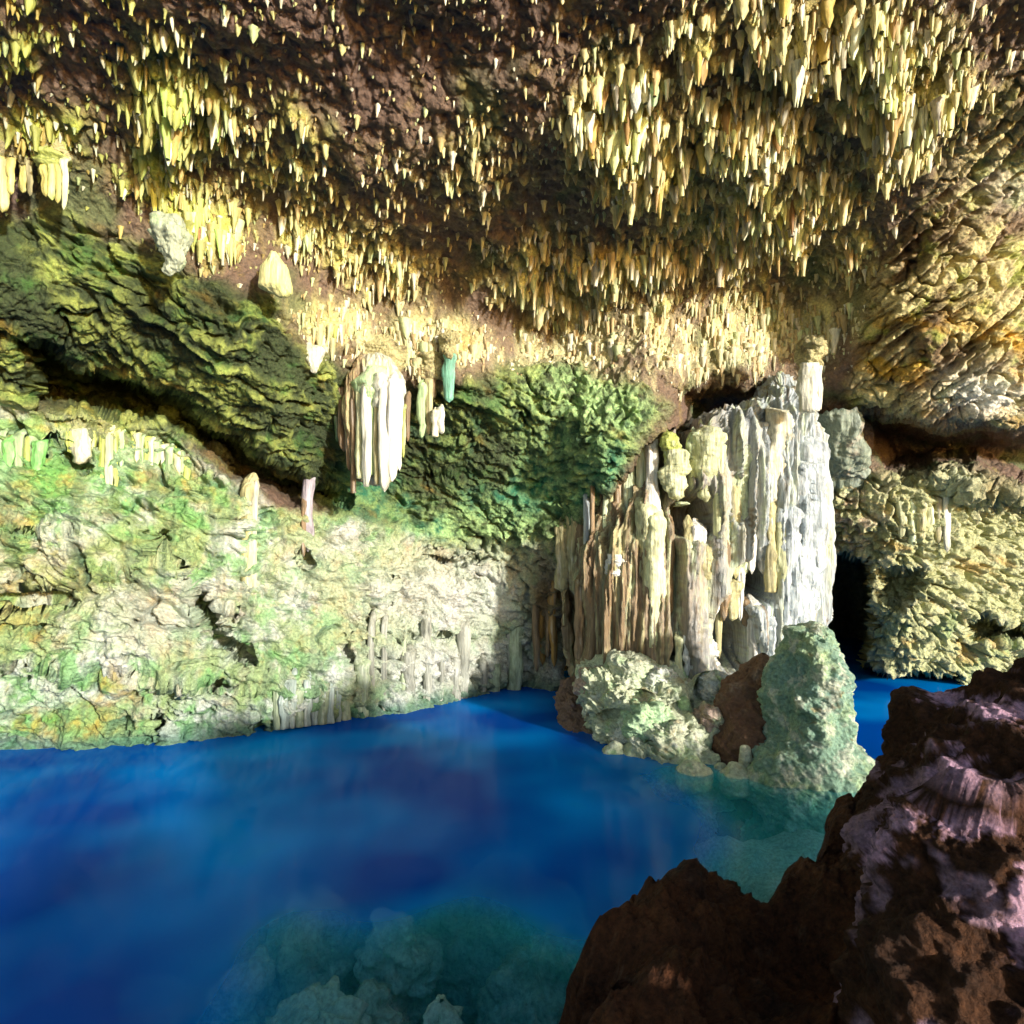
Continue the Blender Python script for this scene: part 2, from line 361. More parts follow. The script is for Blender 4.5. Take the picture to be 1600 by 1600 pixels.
tipc = lay(tipc, OCHRE, ss(.15, .5, -c2) * .5)
cC = mix(cC, tipc, np.clip(tip * 1.2 + 0.45 * clump, 0, 1)[:, None])
cO = np.tile(np.array((.045, .060, .028)), (n, 1))
cO = lay(cO, np.array((.33, .38, .14)), ss(.5, .85, st_l + .5 * c3) * ss(-.1, .35, c1 + .15) * .9)  # paler yellow green along the ridges
cO = lay(cO, GREEN * .5, ss(0, .4, c2) * .5)
cO = lay(cO, TEAL * .6, ss(600, 780, v) * ss(-.1, .4, c1 + .1) * ss(400, 650, u) * .9)  # green reflected glow on the underside put into the colour
cO = lay(cO, OCHRE * .7, ss(.2, .6, c4) * .4)
knot = blobs([(930, 620, 130, 70, 1), (870, 720, 90, 80, .7), (1010, 560, 110, 60, 1), (760, 830, 150, 50, .8)])
cO = lay(cO, PALEG, knot * ss(-.1, .4, c3 + .25) * .9)
cL = np.tile(np.array((.42, .54, .26)), (n, 1))
cL = lay(cL, np.array((.76, .80, .72)), ss(-.15, .25, c1 + .35 * c3) * .95)
cL = lay(cL, np.array((.26, .52, .20)), ss(.02, .3, c2 + .25 * c1) * .85)
cL = lay(cL, GREEN * 1.5, ss(.15, .5, c4) * .55 + blobs([(60, 740, 100, 70, .9), (170, 730, 60, 60, .6), (60, 1130, 140, 50, .5)]))
cL = lay(cL, YELLOW, ss(.1, .45, c3 - .4 * c1) * .45 + blobs([(150, 660, 120, 30, .6), (80, 900, 120, 50, .5)]))
cL = lay(cL, np.array((.56, .38, .10)), ss(.0, .45, fbm(p * 1.1 + 44, 3, 251)) * ss(-.4, .4, c3) * .65)
cL = lay(cL, np.array((.10, .24, .20)), ck_l * .7)
cL = lay(cL, np.array((.14, .22, .12)), ss(.1, .4, fbm(np.stack([p[:, 0] * 5, p[:, 1] * 5, p[:, 2] * .5], 1), 3, 381)) * .55)
cL = lay(cL, PINK, ss(.2, .5, -c2) * .4)
cL = lay(cL, WHITE, blobs([(700, 930, 170, 90, .85), (700, 1040, 170, 50, .9), (230, 970, 100, 50, .6), (500, 900, 120, 90, .4)]))  # whiter patches on the wall, strongest near the water at the back
cL = lay(cL, np.array((.10, .22, .16)), ss(30, 0, np.abs(P2[:, 2] * 100 - 5)) * .8)
cL = lay(cL, np.array((.16, .09, .03)), blobs([(855, 950, 30, 110, .9), (900, 900, 40, 200, 1)]))  # shade in the corner left of the column, painted dark brown
cS = np.tile(np.array((.19, .13, .075)), (n, 1))
cS = lay(cS, np.array((.66, .58, .32)), ss(.42, .75, st_r) * ss(-.3, .25, c1 + .1) * .95)  # grazing light on the streak ridges, painted as cream
cS = lay(cS, YG * .8, ss(.05, .4, c2) * .65)
cS = lay(cS, np.array((.55, .33, .06)), ss(.0, .4, c4) * ss(420, 540, v) * .7)
cS = lay(cS, WHITE, blobs([(1530, 620, 60, 35, 1), (1500, 590, 50, 20, .5), (1580, 290, 60, 40, .4)]))
cR = np.tile(np.array((.46, .47, .27)), (n, 1))
cR = lay(cR, CREAM, ss(0, .4, c2) * .7); cR = lay(cR, np.array((.20, .30, .13)), ss(.1, .5, c1 + .3 * c3) * .6 * ss(800, 1000, v))
cR = lay(cR, PINK, ss(-.1, .3, c3) * blobs([(1330, 810, 60, 80, .8)])); cR = lay(cR, OCHRE, ss(.2, .5, c4) * .5)
cR = lay(cR, BROWN, blobs([(1450, 690, 100, 45, 1), (1600, 730, 120, 45, 1), (1320, 980, 40, 110, 1)]))  # darker brown inside the alcove and the cave opening
cR = lay(cR, np.array((.6, .62, .42)), blobs([(1490, 750, 35, 30, .9)]))
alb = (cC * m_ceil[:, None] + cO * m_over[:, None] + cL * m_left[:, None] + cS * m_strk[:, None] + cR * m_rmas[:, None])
alb /= (m_ceil + m_over + m_left + m_strk + m_rmas)[:, None]
alb = alb * (1 - .45 * m_over * blobs([(250, 510, 240, 55, 1), (520, 700, 90, 70, 1), (740, 710, 130, 90, 1), (340, 620, 120, 40, .5)]))[:, None]  # shade under the overhang's belly darkened into the colour
alb = np.clip(alb * (1 - .36 * m_left - .12 * m_rmas)[:, None], .01, .85)
lum_ = alb.mean(1, keepdims=True); alb = np.clip(lum_ + (alb - lum_) * (1.22 + .10 * m_over - .05 * m_left)[:, None], .008, .85)
nv, nu = U.shape
idx = np.arange(nv * nu).reshape(nv, nu)
Qd = np.stack([idx[:-1, :-1], idx[1:, :-1], idx[1:, 1:], idx[:-1, 1:]], -1).reshape(-1, 4)
SURF = P2.reshape(nv, nu, 3)
wts = np.stack([m_ceil, m_over, m_left, m_strk, m_rmas], 1)
reg = np.argmax(wts, 1)[Qd[:, 0]]
for k, nm in enumerate(['cave_ceiling', 'rock_overhang', 'cave_wall_left', 'cave_wall_right', 'rock_wall_right']):
    q = Qd[reg == k]
    used, inv = np.unique(q, return_inverse=True)
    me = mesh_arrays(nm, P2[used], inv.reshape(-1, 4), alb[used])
    tag(link(nm, me, M_cave), kind='structure')
def surf_at(u_, v_):
    i = int(np.clip(np.searchsorted(va, v_), 0, nv - 1)); j = int(np.clip(np.searchsorted(ua, u_), 0, nu - 1))
    return SURF[i, j], i * nu + j

# ------------------------------------------------------------------ lofted rocks
def loft(rings, seg=64, capk=1.0, sub=60, seed=0, disp=0.1, freq=2.0, cap=True, flute=0.0, ffreq=6.0, colf=None, lumpy=0.0, power=2.2, strat=0.0, carve=()):
    """rings: (v, u_left, u_right, Y, half depth) from top to bottom; gives a closed rock"""
    rg = np.array([(*pt((a + b) / 2, v, Y), abs(b - a) / 2 / F * Y, hd) for (v, a, b, Y, hd) in rings])
    t = np.linspace(0, 1, len(rg)); d = np.concatenate([[0], np.cumsum(np.linalg.norm(np.diff(rg[:, :3], axis=0), axis=1) + .02)]); t = d / d[-1]
    tt = np.linspace(0, 1, sub)
    g = np.stack([np.interp(tt, t, rg[:, k]) for k in range(5)], 1)
    for _ in range(max(1, sub // 25)):
        g[1:-1] = (g[:-2] + 2 * g[1:-1] + g[2:]) / 4
    th = np.linspace(0, 2 * np.pi, seg, endpoint=False)
    c, s = np.cos(th), np.sin(th)
    e = 2 / power
    cx = np.sign(c) * np.abs(c) ** e; cy = np.sign(s) * np.abs(s) ** e
    pts = np.stack([g[:, 0:1] + g[:, 3:4] * cx, g[:, 1:2] + g[:, 4:5] * cy, g[:, 2:3] + 0 * cx], -1)
    if cap:
        top = pts[0].mean(0); bot = pts[-1].mean(0)
        extra_t = [top + (pts[0] - top) * k + np.array((0, 0, h * capk)) * g[0, 3:5].mean() for k, h in ((.05, .55), (.35, .5), (.62, .38), (.85, .2))]
        extra_b = [bot + (pts[-1] - bot) * k - np.array((0, 0, h)) * g[-1, 3:5].mean() for k, h in ((.85, .2), (.5, .45), (.05, .55))]
        pts = np.concatenate([np.array(extra_t), pts, np.array(extra_b)])
    n_ = np.cross(np.roll(pts, -1, 1) - np.roll(pts, 1, 1), np.gradient(pts, axis=0))
    n_ /= np.linalg.norm(n_, axis=-1, keepdims=True) + 1e-9
    ctr = pts.mean(1, keepdims=True)
    fl = ((n_ * (pts - ctr)).sum(-1) < 0); n_[fl] *= -1
    q = pts.reshape(-1, 3).astype(np.float32); off = seed * 7.7
    dd = disp * (fbm((q + off) * freq, 6, seed + 400, 0.55))
    if lumpy:
        a1, a2, _ = worley((q + off) * freq * 2.2, seed + 3)
        dd = dd + lumpy * (a1 - .5) + lumpy * .4 * (np.clip((a2 - a1) * 3, 0, 1) - .6)
    if flute:
        dd = dd + flute * (ridged(np.stack([q[:, 0] * ffreq + off, q[:, 1] * ffreq, q[:, 2] * ffreq * .07], 1), 4, seed + 500, .6) - .45)
    if strat:
        dd = dd + strat * (ridged(rot(q + off, -35, freq * .8, freq * 2.2, freq), 5, seed + 520, .6) - .45)
    q = q + n_.reshape(-1, 3) * dd[:, None]
    for (cu, cv, cr, ch, ca) in carve:
        uu = 800 + F * q[:, 0] / q[:, 1]; vv = HZ + F * (CZ - q[:, 2]) / q[:, 1]
        q[:, 1] += ca * np.exp(-(((uu - cu) / cr) ** 2 + ((vv - cv) / ch) ** 2) ** 2) * (q[:, 1] < rg[:, 1].mean())
    m, k = pts.shape[:2]
    ii = np.arange(m * k).reshape(m, k)
    Q = np.stack([ii[:-1], ii[1:], np.roll(ii, -1, 1)[1:], np.roll(ii, -1, 1)[:-1]], -1).reshape(-1, 4)
    colr = colf(q) if colf else np.tile(CREAM, (len(q), 1))
    return q, Q, colr
def rock(name, rings, m, label=None, cat=None, parent=None, group=None, **k):
    q, Q, c = loft(rings, **k)
    ctr = np.array((q[:, 0].mean(), q[:, 1].mean(), q[:, 2].min()))
    if parent is None:
        me = mesh_arrays(name, q - ctr, Q, np.clip(c, .01, .85))
        return tag(link(name, me, m, loc=ctr), label, cat, group)
    me = mesh_arrays(name, q - np.array(parent.location), Q, np.clip(c, .01, .85))
    return link(name, me, m, parent)
def palette(base, *lays, seed=0):
    """lays: (colour, frequency, low, high, amount, stretch z)"""
    def f(q):
        c = np.tile(np.array(base, float), (len(q), 1))
        for k, (cc, fr, lo, hi, am, sz_) in enumerate(lays):
            c = lay(c, np.array(cc), ss(lo, hi, fbm(np.stack([q[:, 0] * fr, q[:, 1] * fr, q[:, 2] * fr * sz_], 1) + seed * 3.1 + k * 5, 4, seed + 600 + k, .6)) * am)
        return c
    return f

# ------------------------------------------------------------------ folds: one hanging tube or column each
def fold_mesh(u, vt, vb, wpx, Y, seed, tip=0.25, top=1.0, col=CREAM, sides=12, rings=26, squash=0.8, wander=0.25, origin=(0, 0, 0), body=0.12):
    """a vertical tube from vt to vb, wpx wide; tip = width left at the foot"""
    rs = np.random.default_rng(seed)
    r0 = wpx / 2 / F * Y
    xt, yt, zt = pt(u, vt, Y); zb = CZ - (vb - HZ) / F * Y
    tt = np.linspace(0, 1, rings)
    prof = (top + (1 - top) * ss(0, .18, tt)) * mix(1, tip, tt ** 2.2) * (.45 + .55 * ss(0, min(.5, 1.2 * r0 / max(.05, zt - zb)), tt))
    prof = prof * (1 + body * np.interp(tt, np.linspace(0, 1, 9), rs.uniform(-1, 1, 9)))
    if tip < 0.8: prof = prof * np.sqrt(np.clip(1 - ss(.93, 1.0, tt), 0.02, 1))
    wx = np.interp(tt, np.linspace(0, 1, 6), rs.uniform(-1, 1, 6)) * r0 * wander
    wy = np.interp(tt, np.linspace(0, 1, 6), rs.uniform(-1, 1, 6)) * r0 * wander + r0 * 1.6 * (1 - ss(0, .16, tt))
    th = np.linspace(0, 2 * np.pi, sides, endpoint=False)
    fl = 1 + 0.12 * np.cos(th * 3 + rs.uniform(0, 6)) + 0.07 * np.cos(th * 5 + rs.uniform(0, 6))
    rr = r0 * prof[:, None] * fl[None]
    pts = np.stack([xt + wx[:, None] + rr * np.cos(th), yt + wy[:, None] + rr * squash * np.sin(th), np.broadcast_to((zt + (zb - zt) * tt)[:, None], rr.shape)], -1)
    q = pts.reshape(-1, 3)
    nn = np.stack([np.tile(np.cos(th), rings), np.tile(np.sin(th), rings), np.zeros(rings * sides)], 1)
    amp = np.repeat(np.clip(prof, .1, 1), sides)
    q = q + nn * (amp * r0 * (.5 * fbm(np.stack([q[:, 0] * 12, q[:, 1] * 12, q[:, 2] * .8], 1) + seed * 1.3, 4, 31, .6) + .14 * fbm(q * 12, 2, 37)))[:, None]
    ii = np.arange(rings * sides).reshape(rings, sides)
    Q = np.stack([ii[:-1], ii[1:], np.roll(ii, -1, 1)[1:], np.roll(ii, -1, 1)[:-1]], -1).reshape(-1, 4)
    nb = len(q)
    q = np.concatenate([q, [[xt + wx[0], yt + wy[0], zt + r0 * .3], [xt + wx[-1], yt + wy[-1], zb - r0 * .15 * tip]]])
    T = np.concatenate([[(nb, ii[0, k], ii[0, (k + 1) % sides]) for k in range(sides)], [(nb + 1, ii[-1, (k + 1) % sides], ii[-1, k]) for k in range(sides)]])
    c = np.tile(np.array(col, float), (len(q), 1))
    nz = fbm(np.stack([q[:, 0] * 14, q[:, 1] * 14, q[:, 2] * .9], 1) + seed, 3, seed % 50 + 700)
    c = lay(c, np.array(col) * .4, ss(.05, .4, nz) * .75); c = lay(c, WHITE * .8, ss(.1, .5, -nz) * .4)
    return mesh_arrays('flowstone_fold', q - np.array(origin), Q, np.clip(c, .01, .85), tris=T)
def folds(name, label, cat, lst, part='drapery_fold', group=None):
    """lst: (u, v top, v bottom, width px, Y, tip, colour)"""
    a = lst[0]
    t = empty(name, pt(sum(l[0] for l in lst) / len(lst), min(l[1] for l in lst), a[4]), label, cat, group)
    for k, l in enumerate(lst):
        if cat == 'drapery' and name.startswith('flowstone') or name == 'joined_stalactite':
            l = list(l); l[4] = float(np.quantile([surf_at(l[0], w_)[0][1] for w_ in np.linspace(l[1] + 8, l[2] - 12, 7)], .38)); l[4] += l[3] / F * l[4] * .12
        me = fold_mesh(l[0], l[1], l[2], l[3], l[4], int(abs(l[0]) * 13 + k * 7 + 5), tip=l[5], col=l[6], origin=t.location, top=(l[7] if len(l) > 7 else 1.0))
        link(part, me, M_flow, t)
    if name == 'hanging_drapery' or name == 'stalactite':
        u0 = min(l[0] - l[3] / 2 for l in lst); u1 = max(l[0] + l[3] / 2 for l in lst); vt = min(l[1] for l in lst); Ym = max(l[4] for l in lst); w_ = max(8, (u1 - u0) * .12)
        rock('ceiling_root', [(vt - 13, u0 - w_ * .6, u1 + w_ * .6, Ym + .15, .3), (vt, u0, u1, Ym + .1, .2), (vt + 14, u0 + w_ * .4, u1 - w_ * .4, Ym + .02, .1)], M_cave, parent=t, seg=70, sub=30, seed=int(abs(u0)) % 50, disp=.12, freq=5, lumpy=.10,
             colf=palette((.44, .40, .20), ((.22, .17, .09), 6, 0, .3, .8, 1), seed=3))
    return t

# ------------------------------------------------------------------ the great flowstone column
BR = np.array((.20, .135, .07)); TAN = np.array((.44, .40, .20)); PG = np.array((.50, .58, .36)); LG = np.array((.58, .60, .34)); BW = np.array((.38, .43, .45))
flow = empty('flowstone_cascade', pt(1100, 1050, 10.6), 'tall white and brown fluted flowstone column rising from the mound to the ceiling', 'flowstone')
HOLES = [(1090, 803, 32, 34, 1.3), (1182, 912, 28, 28, 1.4), (1150, 1000, 26, 55, 1.4), (1065, 1040, 14, 22, 1.0), (1035, 745, 16, 70, .7), (1075, 680, 14, 60, .7), (895, 985, 24, 60, .7), (1160, 775, 12, 40, .4), (1060, 920, 10, 100, .4)]
def core_c(q):
    k = ss(1.6, 4.9, q[:, 0] + .5 * fbm(np.stack([q[:, 0] * 2, q[:, 1] * 2, q[:, 2] * .3], 1), 3, 5))[:, None]
    c = mix(np.tile(BR, (len(q), 1)), np.tile(BW * .95, (len(q), 1)), k ** 1.3)  # brown to white from left to right: shaded and lit sides painted in
    s3 = np.stack([q[:, 0] * 9, q[:, 1] * 6, q[:, 2] * .45], 1)
    c = lay(c, TAN, ss(-.05, .35, fbm(s3, 4, 601, .6)) * .75 * (1 - .5 * k[:, 0])); c = lay(c, PG, ss(.05, .4, fbm(s3 + 9, 4, 602, .6)) * .7)
    return lay(c, BR * .8, ss(.1, .45, fbm(s3 * 1.4 + 19, 4, 603, .6)) * .9)
rock('column_core', [(610, 1200, 1222, 11.0, .4), (640, 1180, 1232, 11.0, .6), (668, 1085, 1250, 11.0, .8), (690, 1035, 1262, 11.0, .85), (780, 960, 1274, 11.0, .95), (860, 905, 1276, 11.05, 1.0), (950, 890, 1276, 11.05, 1.0), (1020, 895, 1240, 11.0, .95), (1080, 910, 1215, 10.9, .9)], M_flow,
     parent=flow, seg=620, sub=170, seed=3, disp=.13, freq=.8, flute=.44, ffreq=3.2, power=2.6, colf=core_c, carve=HOLES)
rs = random.Random(5)
big_ = [(1246, 690, 1000, 30, 9.98, .6, BW * 1.1, .6), (1258, 690, 985, 46, 10.0, .6, BW * 1.15, .5), (1238, 760, 1040, 40, 9.95, .5, BW * 1.15, .7), (1268, 800, 960, 30, 10.05, .6, BW * 1.1, .8), (1010, 760, 1030, 28, 10.0, .8, LG * .9, .7),  # u, top, bottom, width, Y, tip, colour, top width
    (1262, 655, 950, 34, 10.1, .55, BW, .55), (1245, 690, 1015, 34, 10.0, .5, BW, .6), (1272, 740, 960, 22, 10.15, .5, BW, .5), (1228, 760, 1030, 26, 9.95, .45, BW, .8),
    (1213, 622, 790, 34, 10.0, .7, TAN * .6 + WHITE * .4, .45), (1190, 645, 760, 30, 10.05, .6, BW * .8, .5), (1222, 780, 960, 20, 9.9, .7, LG, 1), (1205, 770, 925, 18, 9.9, .8, TAN, 1), (1192, 800, 1040, 16, 10.0, .6, WHITE * .8, 1),
    (1165, 665, 900, 34, 10.1, .5, PG, .5), (1176, 720, 930, 16, 10.0, .5, WHITE, .8), (1150, 740, 905, 14, 10.0, .6, TAN, 1), (1140, 690, 860, 22, 10.1, .4, PG, .6),
    (1105, 652, 800, 40, 9.95, .35, LG, .35), (1122, 675, 850, 18, 9.9, .3, LG, .6), (1090, 665, 745, 28, 10.0, .6, PG, .5),
    (1056, 690, 782, 32, 9.9, .5, LG, .45), (1048, 668, 730, 24, 9.95, .7, YG, .5),
    (1022, 780, 1010, 26, 9.9, .85, LG, .7), (1020, 800, 990, 18, 9.82, .9, WHITE * .9, .7), (1008, 640, 900, 12, 10.0, .8, LG, 1), (1000, 670, 960, 12, 10.0, .8, PG, 1), (1018, 660, 800, 9, 10.0, .8, WHITE, 1),
    (985, 720, 860, 16, 10.1, .7, PG, .8), (972, 740, 900, 14, 10.2, .7, TAN, 1), (962, 860, 905, 26, 10.05, .5, WHITE * .85, .6), (952, 790, 990, 16, 10.3, .6, BR, 1),
    (1065, 790, 970, 20, 10.0, .6, PG, 1), (1078, 805, 1040, 12, 10.0, .6, TAN, 1), (1090, 810, 950, 16, 10.0, .6, WHITE * .8, 1), (1102, 840, 925, 22, 10.0, .7, TAN, 1), (1085, 930, 1000, 14, 9.9, .5, PG, 1),
    (1120, 840, 960, 10, 10.0, .6, WHITE * .9, 1), (1132, 830, 1000, 14, 10.0, .6, BR * 1.3, 1), (1145, 900, 1010, 16, 10.0, .6, TAN, 1), (1158, 880, 1000, 10, 10.0, .5, WHITE, 1),
    (1060, 990, 1055, 10, 9.9, .8, LG, 1), (1073, 985, 1055, 8, 9.9, .8, WHITE * .9, 1), (1100, 990, 1050, 30, 10.0, .9, WHITE * .85, 1), (1086, 990, 1050, 10, 9.9, .8, WHITE * .8, 1),
    (880, 860, 925, 18, 10.7, .7, TAN * .7, 1), (897, 850, 930, 16, 10.6, .6, TAN * .7, 1), (915, 830, 1040, 20, 10.6, .8, BR, 1), (932, 810, 1045, 18, 10.5, .8, BR * 1.2, 1), (945, 880, 1035, 14, 10.4, .8, TAN * .8, 1), (905, 900, 1030, 12, 10.5, .8, BR * 1.3, 1),
    (962, 910, 1040, 14, 10.3, .8, BR, 1), (978, 900, 1035, 14, 10.2, .8, BR * 1.3, 1), (992, 950, 1030, 12, 10.1, .8, TAN * .7, 1), (1040, 900, 1030, 14, 10.1, .8, BR * 1.3, 1), (1047, 800, 960, 10, 10.1, .7, BR, 1),
    (1178, 930, 1040, 14, 10.0, .6, WHITE * .8, 1), (1205, 950, 1045, 20, 9.95, .5, BW, 1), (1188, 960, 1060, 10, 9.95, .5, BW, 1), (1218, 960, 1040, 14, 9.95, .5, BW, 1), (1250, 900, 1000, 16, 9.95, .5, BW, 1), (1165, 930, 980, 12, 10.05, .5, BR, 1)]  # shaft colours carry the column's shaded left and lit right
for k, l in enumerate(big_):
    for h in HOLES[:3]:
        if abs(l[0] - h[0]) < h[2] * .8 and l[1] < h[1] - h[3] * .3 < l[2]: l = l[:2] + (h[1] - h[3] * .55,) + l[3:]
    if l[0] < 1030 and l[1] < 880 + (900 - l[0]) * .2 and l[3] < 25: l = (l[0], min(l[1], 668 + (1020 - l[0]) * 1.0)) + l[2:4] + (l[4] + .28,) + l[5:]
    me = fold_mesh(l[0], l[1], l[2], l[3] * 1.25, l[4] + .16, 900 + k, tip=l[5], col=l[6], origin=flow.location, top=l[7], sides=22, rings=60, wander=.22, body=.22)
    link('column_shaft', me, M_flow, flow)
for k in range(64):       # the thin flutes between the big folds
    u_ = rs.uniform(905, 1268); vt = 668 + max(0, 1010 - u_) * 1.0 + (rs.uniform(-20, 20) if u_ < 1030 else rs.uniform(-20, 170)); vb = min(1045, vt + rs.uniform(90, 300))
    s_ = (u_ - 905) / 363
    cc = BR * 1.2 if rs.random() > s_ + .1 else (TAN if rs.random() < .4 else (PG if rs.random() < .4 else BW * .9))  # browner toward the shaded left, painted like the core
    if any(abs(u_ - h[0]) < h[2] * .9 and vt - 10 < h[1] < vb + 10 for h in HOLES[:7]): continue
    me = fold_mesh(u_, vt, vb, rs.uniform(6, 13), 10.14 + (1 - s_) * .5 + rs.uniform(-.06, .1), 1500 + k, tip=rs.uniform(.4, .9), col=cc, origin=flow.location, sides=12, rings=26, wander=.3)
    link('column_shaft', me, M_flow, flow)

# ------------------------------------------------------------------ mound, stalagmite and rocks at its foot
mound_c = palette((.52, .55, .36), (PALEG, 2.2, 0, .4, .8, 1), (WHITE, 3, .1, .5, .6, 1), (OCHRE * .7, 2.8, .15, .5, .6, 1), (GREEN * 1.3, 4, .2, .6, .5, 1), seed=8)
rock('rock_mound', [(1040, 925, 1040, 10.1, .5), (1060, 905, 1110, 9.95, .8), (1095, 905, 1140, 9.7, 1.0), (1130, 925, 1150, 9.4, 1.1), (1175, 945, 1160, 9.2, 1.2), (1290, 930, 1180, 9.3, 1.3)], M_cave,
     'low pale green rock mound standing in the pool under the flowstone column', 'rock', seg=420, sub=220, seed=8, disp=.42, freq=1.7, lumpy=.16, strat=.26, colf=mound_c, capk=.3, carve=[(1075, 1110, 26, 12, .5), (1000, 1090, 20, 10, .4), (1110, 1085, 20, 30, .7), (960, 1120, 22, 10, .3), (1030, 1150, 30, 8, .3)])
rock('mound_spur', [(1075, 880, 925, 10.6, .35), (1100, 870, 960, 10.3, .5), (1140, 880, 990, 9.9, .6), (1230, 880, 1010, 9.9, .7)], M_cave,
     'dark brown rock spur sloping into the water at the left foot of the mound', 'rock', seg=240, sub=120, seed=9, disp=.2, freq=2, lumpy=.12, strat=.15,
     colf=palette((.20, .12, .08), ((.4, .42, .28), 2, .1, .5, .8, 1), (MAUVE * .7, 5, .2, .6, .5, 1), seed=9))
rock('rock_stub', [(1095, 1060, 1078, 9.0, .1), (1125, 1057, 1082, 9.0, .12), (1170, 1052, 1090, 9.0, .16)], M_cave, 'small pale green rock knob standing on the front of the mound', 'rock', seg=60, sub=40, seed=12, disp=.04, freq=5, colf=palette(PALEG, seed=2))
rock('rock_stump', [(1168, 1157, 1172, 7.9, .06), (1190, 1155, 1176, 7.9, .08), (1230, 1152, 1180, 7.9, .1)], M_cave, 'small cream rock stump in the water at the foot of the rounded stalagmite', 'rock', seg=50, sub=30, seed=13, disp=.02, freq=6, colf=palette(CREAM, seed=2))
st_c = palette((.19, .30, .21), ((.36, .46, .24), 2.4, -.05, .35, .8, 1), ((.22, .36, .30), 1.5, .0, .5, .6, 1), ((.60, .60, .46), 4, .0, .35, .75, 1), (OCHRE * .8, 3.5, .3, .6, .6, 1), seed=15)
rock('stalagmite', [(984, 1236, 1294, 8.15, .3), (1005, 1226, 1306, 8.15, .42), (1060, 1212, 1312, 8.1, .5), (1110, 1205, 1318, 8.05, .58), (1160, 1182, 1325, 7.95, .66), (1205, 1165, 1330, 7.85, .7), (1300, 1145, 1345, 7.9, .8)], M_cave,
     'tall rounded green stalagmite boulder standing in the water before the flowstone column', 'stalagmite', seg=340, sub=230, seed=15, disp=.34, freq=1.3, lumpy=.06, strat=.14, colf=st_c, capk=.6)
rock('brown_boulder', [(1045, 1172, 1215, 8.9, .3), (1095, 1125, 1230, 8.7, .5), (1150, 1105, 1225, 8.5, .6), (1195, 1120, 1220, 8.3, .6), (1290, 1120, 1230, 8.3, .7)], M_cave,
     'smooth brown rock leaning against the left side of the rounded stalagmite', 'rock', seg=220, sub=120, seed=16, disp=.22, freq=1.6, lumpy=.05, strat=.16, colf=palette((.15, .075, .04), (BROWN, 1.5, 0, .5, .7, 1), (PINK * .8, 3, .2, .6, .5, 1), seed=16))
# fallen stones that lie round the foot of stalagmite and mound
rs = random.Random(21)
for k, (u_, v_, s_, Yk, lb) in enumerate([(985, 1052, 34, 9.7, 'pale green block on top of the mound, left of its middle'), (1030, 1062, 26, 9.5, 'bright pale block on top of the mound, right of its middle'), (925, 1062, 22, 9.9, 'pinkish block at the upper left of the mound under the brown flutes'),
                                     (1012, 1118, 30, 8.75, 'large pale block on the front slope of the mound'), (1118, 1070, 22, 9.5, 'white block at the upper right of the mound'), (1112, 1128, 26, 8.7, 'pinkish broken block between the mound and the brown rock'), (1045, 1150, 24, 8.45, 'cream block low on the front of the mound'), (985, 1142, 20, 8.9, 'white edged block low on the left front of the mound')]):
    rock('rock_block', [(v_ - s_ * .6, u_ - s_ * .7, u_ + s_ * .7, Yk, s_ / F * Yk * .8), (v_, u_ - s_, u_ + s_, Yk, s_ / F * Yk), (v_ + s_ * .8, u_ - s_ * 1.1, u_ + s_ * 1.1, Yk, s_ / F * Yk * 1.1)], M_cave,
         lb, 'rock', seg=110, sub=50, seed=60 + k, disp=.16, freq=3, lumpy=.08, strat=.14, capk=.3, colf=palette(*[((.58, .60, .42), (.42, .58, .34), (.5, .36, .28), (.7, .7, .6))[(0, 3, 2, 1, 3, 2, 0, 3)[k]]], (PALEG, 3, 0, .4, .7, 1), (OCHRE * .6, 4, .1, .5, .6, 1), seed=k))
for k in range(13):
    a = k / 12; u_ = 965 + 370 * a + rs.uniform(-8, 8); Yk = 8.6 - .75 * a + rs.uniform(-.15, .1) - (.35 if .25 < a < .6 else 0); s_ = rs.uniform(12, 26)
    v_ = HZ + F * (CZ - rs.uniform(-.04, .03)) / Yk
    rock('fallen_stone', [(v_ - s_ * .35, u_ - s_ * .6, u_ + s_ * .6, Yk, s_ / F * Yk * .6), (v_, u_ - s_, u_ + s_, Yk, s_ / F * Yk), (v_ + s_ * .9, u_ - s_, u_ + s_, Yk, s_ / F * Yk)], M_cave,
         'small pale stone at the waterline around the foot of the mound and stalagmite', 'stone', group='stones at the waterline of the mound', seg=48, sub=18, seed=40 + k, disp=.06, freq=5, lumpy=.03, colf=mound_c)

# ------------------------------------------------------------------ hanging curtains and columns on ceiling and wall
W9 = WHITE * .55 + LG * .30
hd = folds('hanging_drapery', 'large white fluted drapery hanging from the dark overhang at the centre left', 'drapery', [
    (584, 560, 650, 62, 9.2, .5, PALEG, .4), (562, 590, 748, 15, 9.1, .8, LG), (571, 585, 760, 13, 9.0, .8, W9), (581, 590, 742, 11, 9.05, .8, PALEG), (589, 590, 757, 10, 9.0, .8, TAN), (600, 580, 768, 18, 8.95, .75, W9), (613, 580, 752, 18, 8.95, .7, WHITE),
    (623, 590, 735, 14, 9.0, .6, WHITE), (553, 600, 770, 12, 9.2, .8, BR), (545, 590, 735, 12, 9.3, .7, BR), (535, 590, 705, 16, 9.4, .7, BR * .9), (527, 600, 690, 12, 9.5, .6, DKGREEN * 1.5), (630, 630, 715, 10, 9.1, .6, YG * .7), (637, 610, 690, 8, 9.2, .6, BR), (592, 575, 640, 24, 9.0, .6, W9), (576, 600, 755, 8, 9.0, .7, WHITE)])  # brown folds on the left are the drapery's shaded side in colour
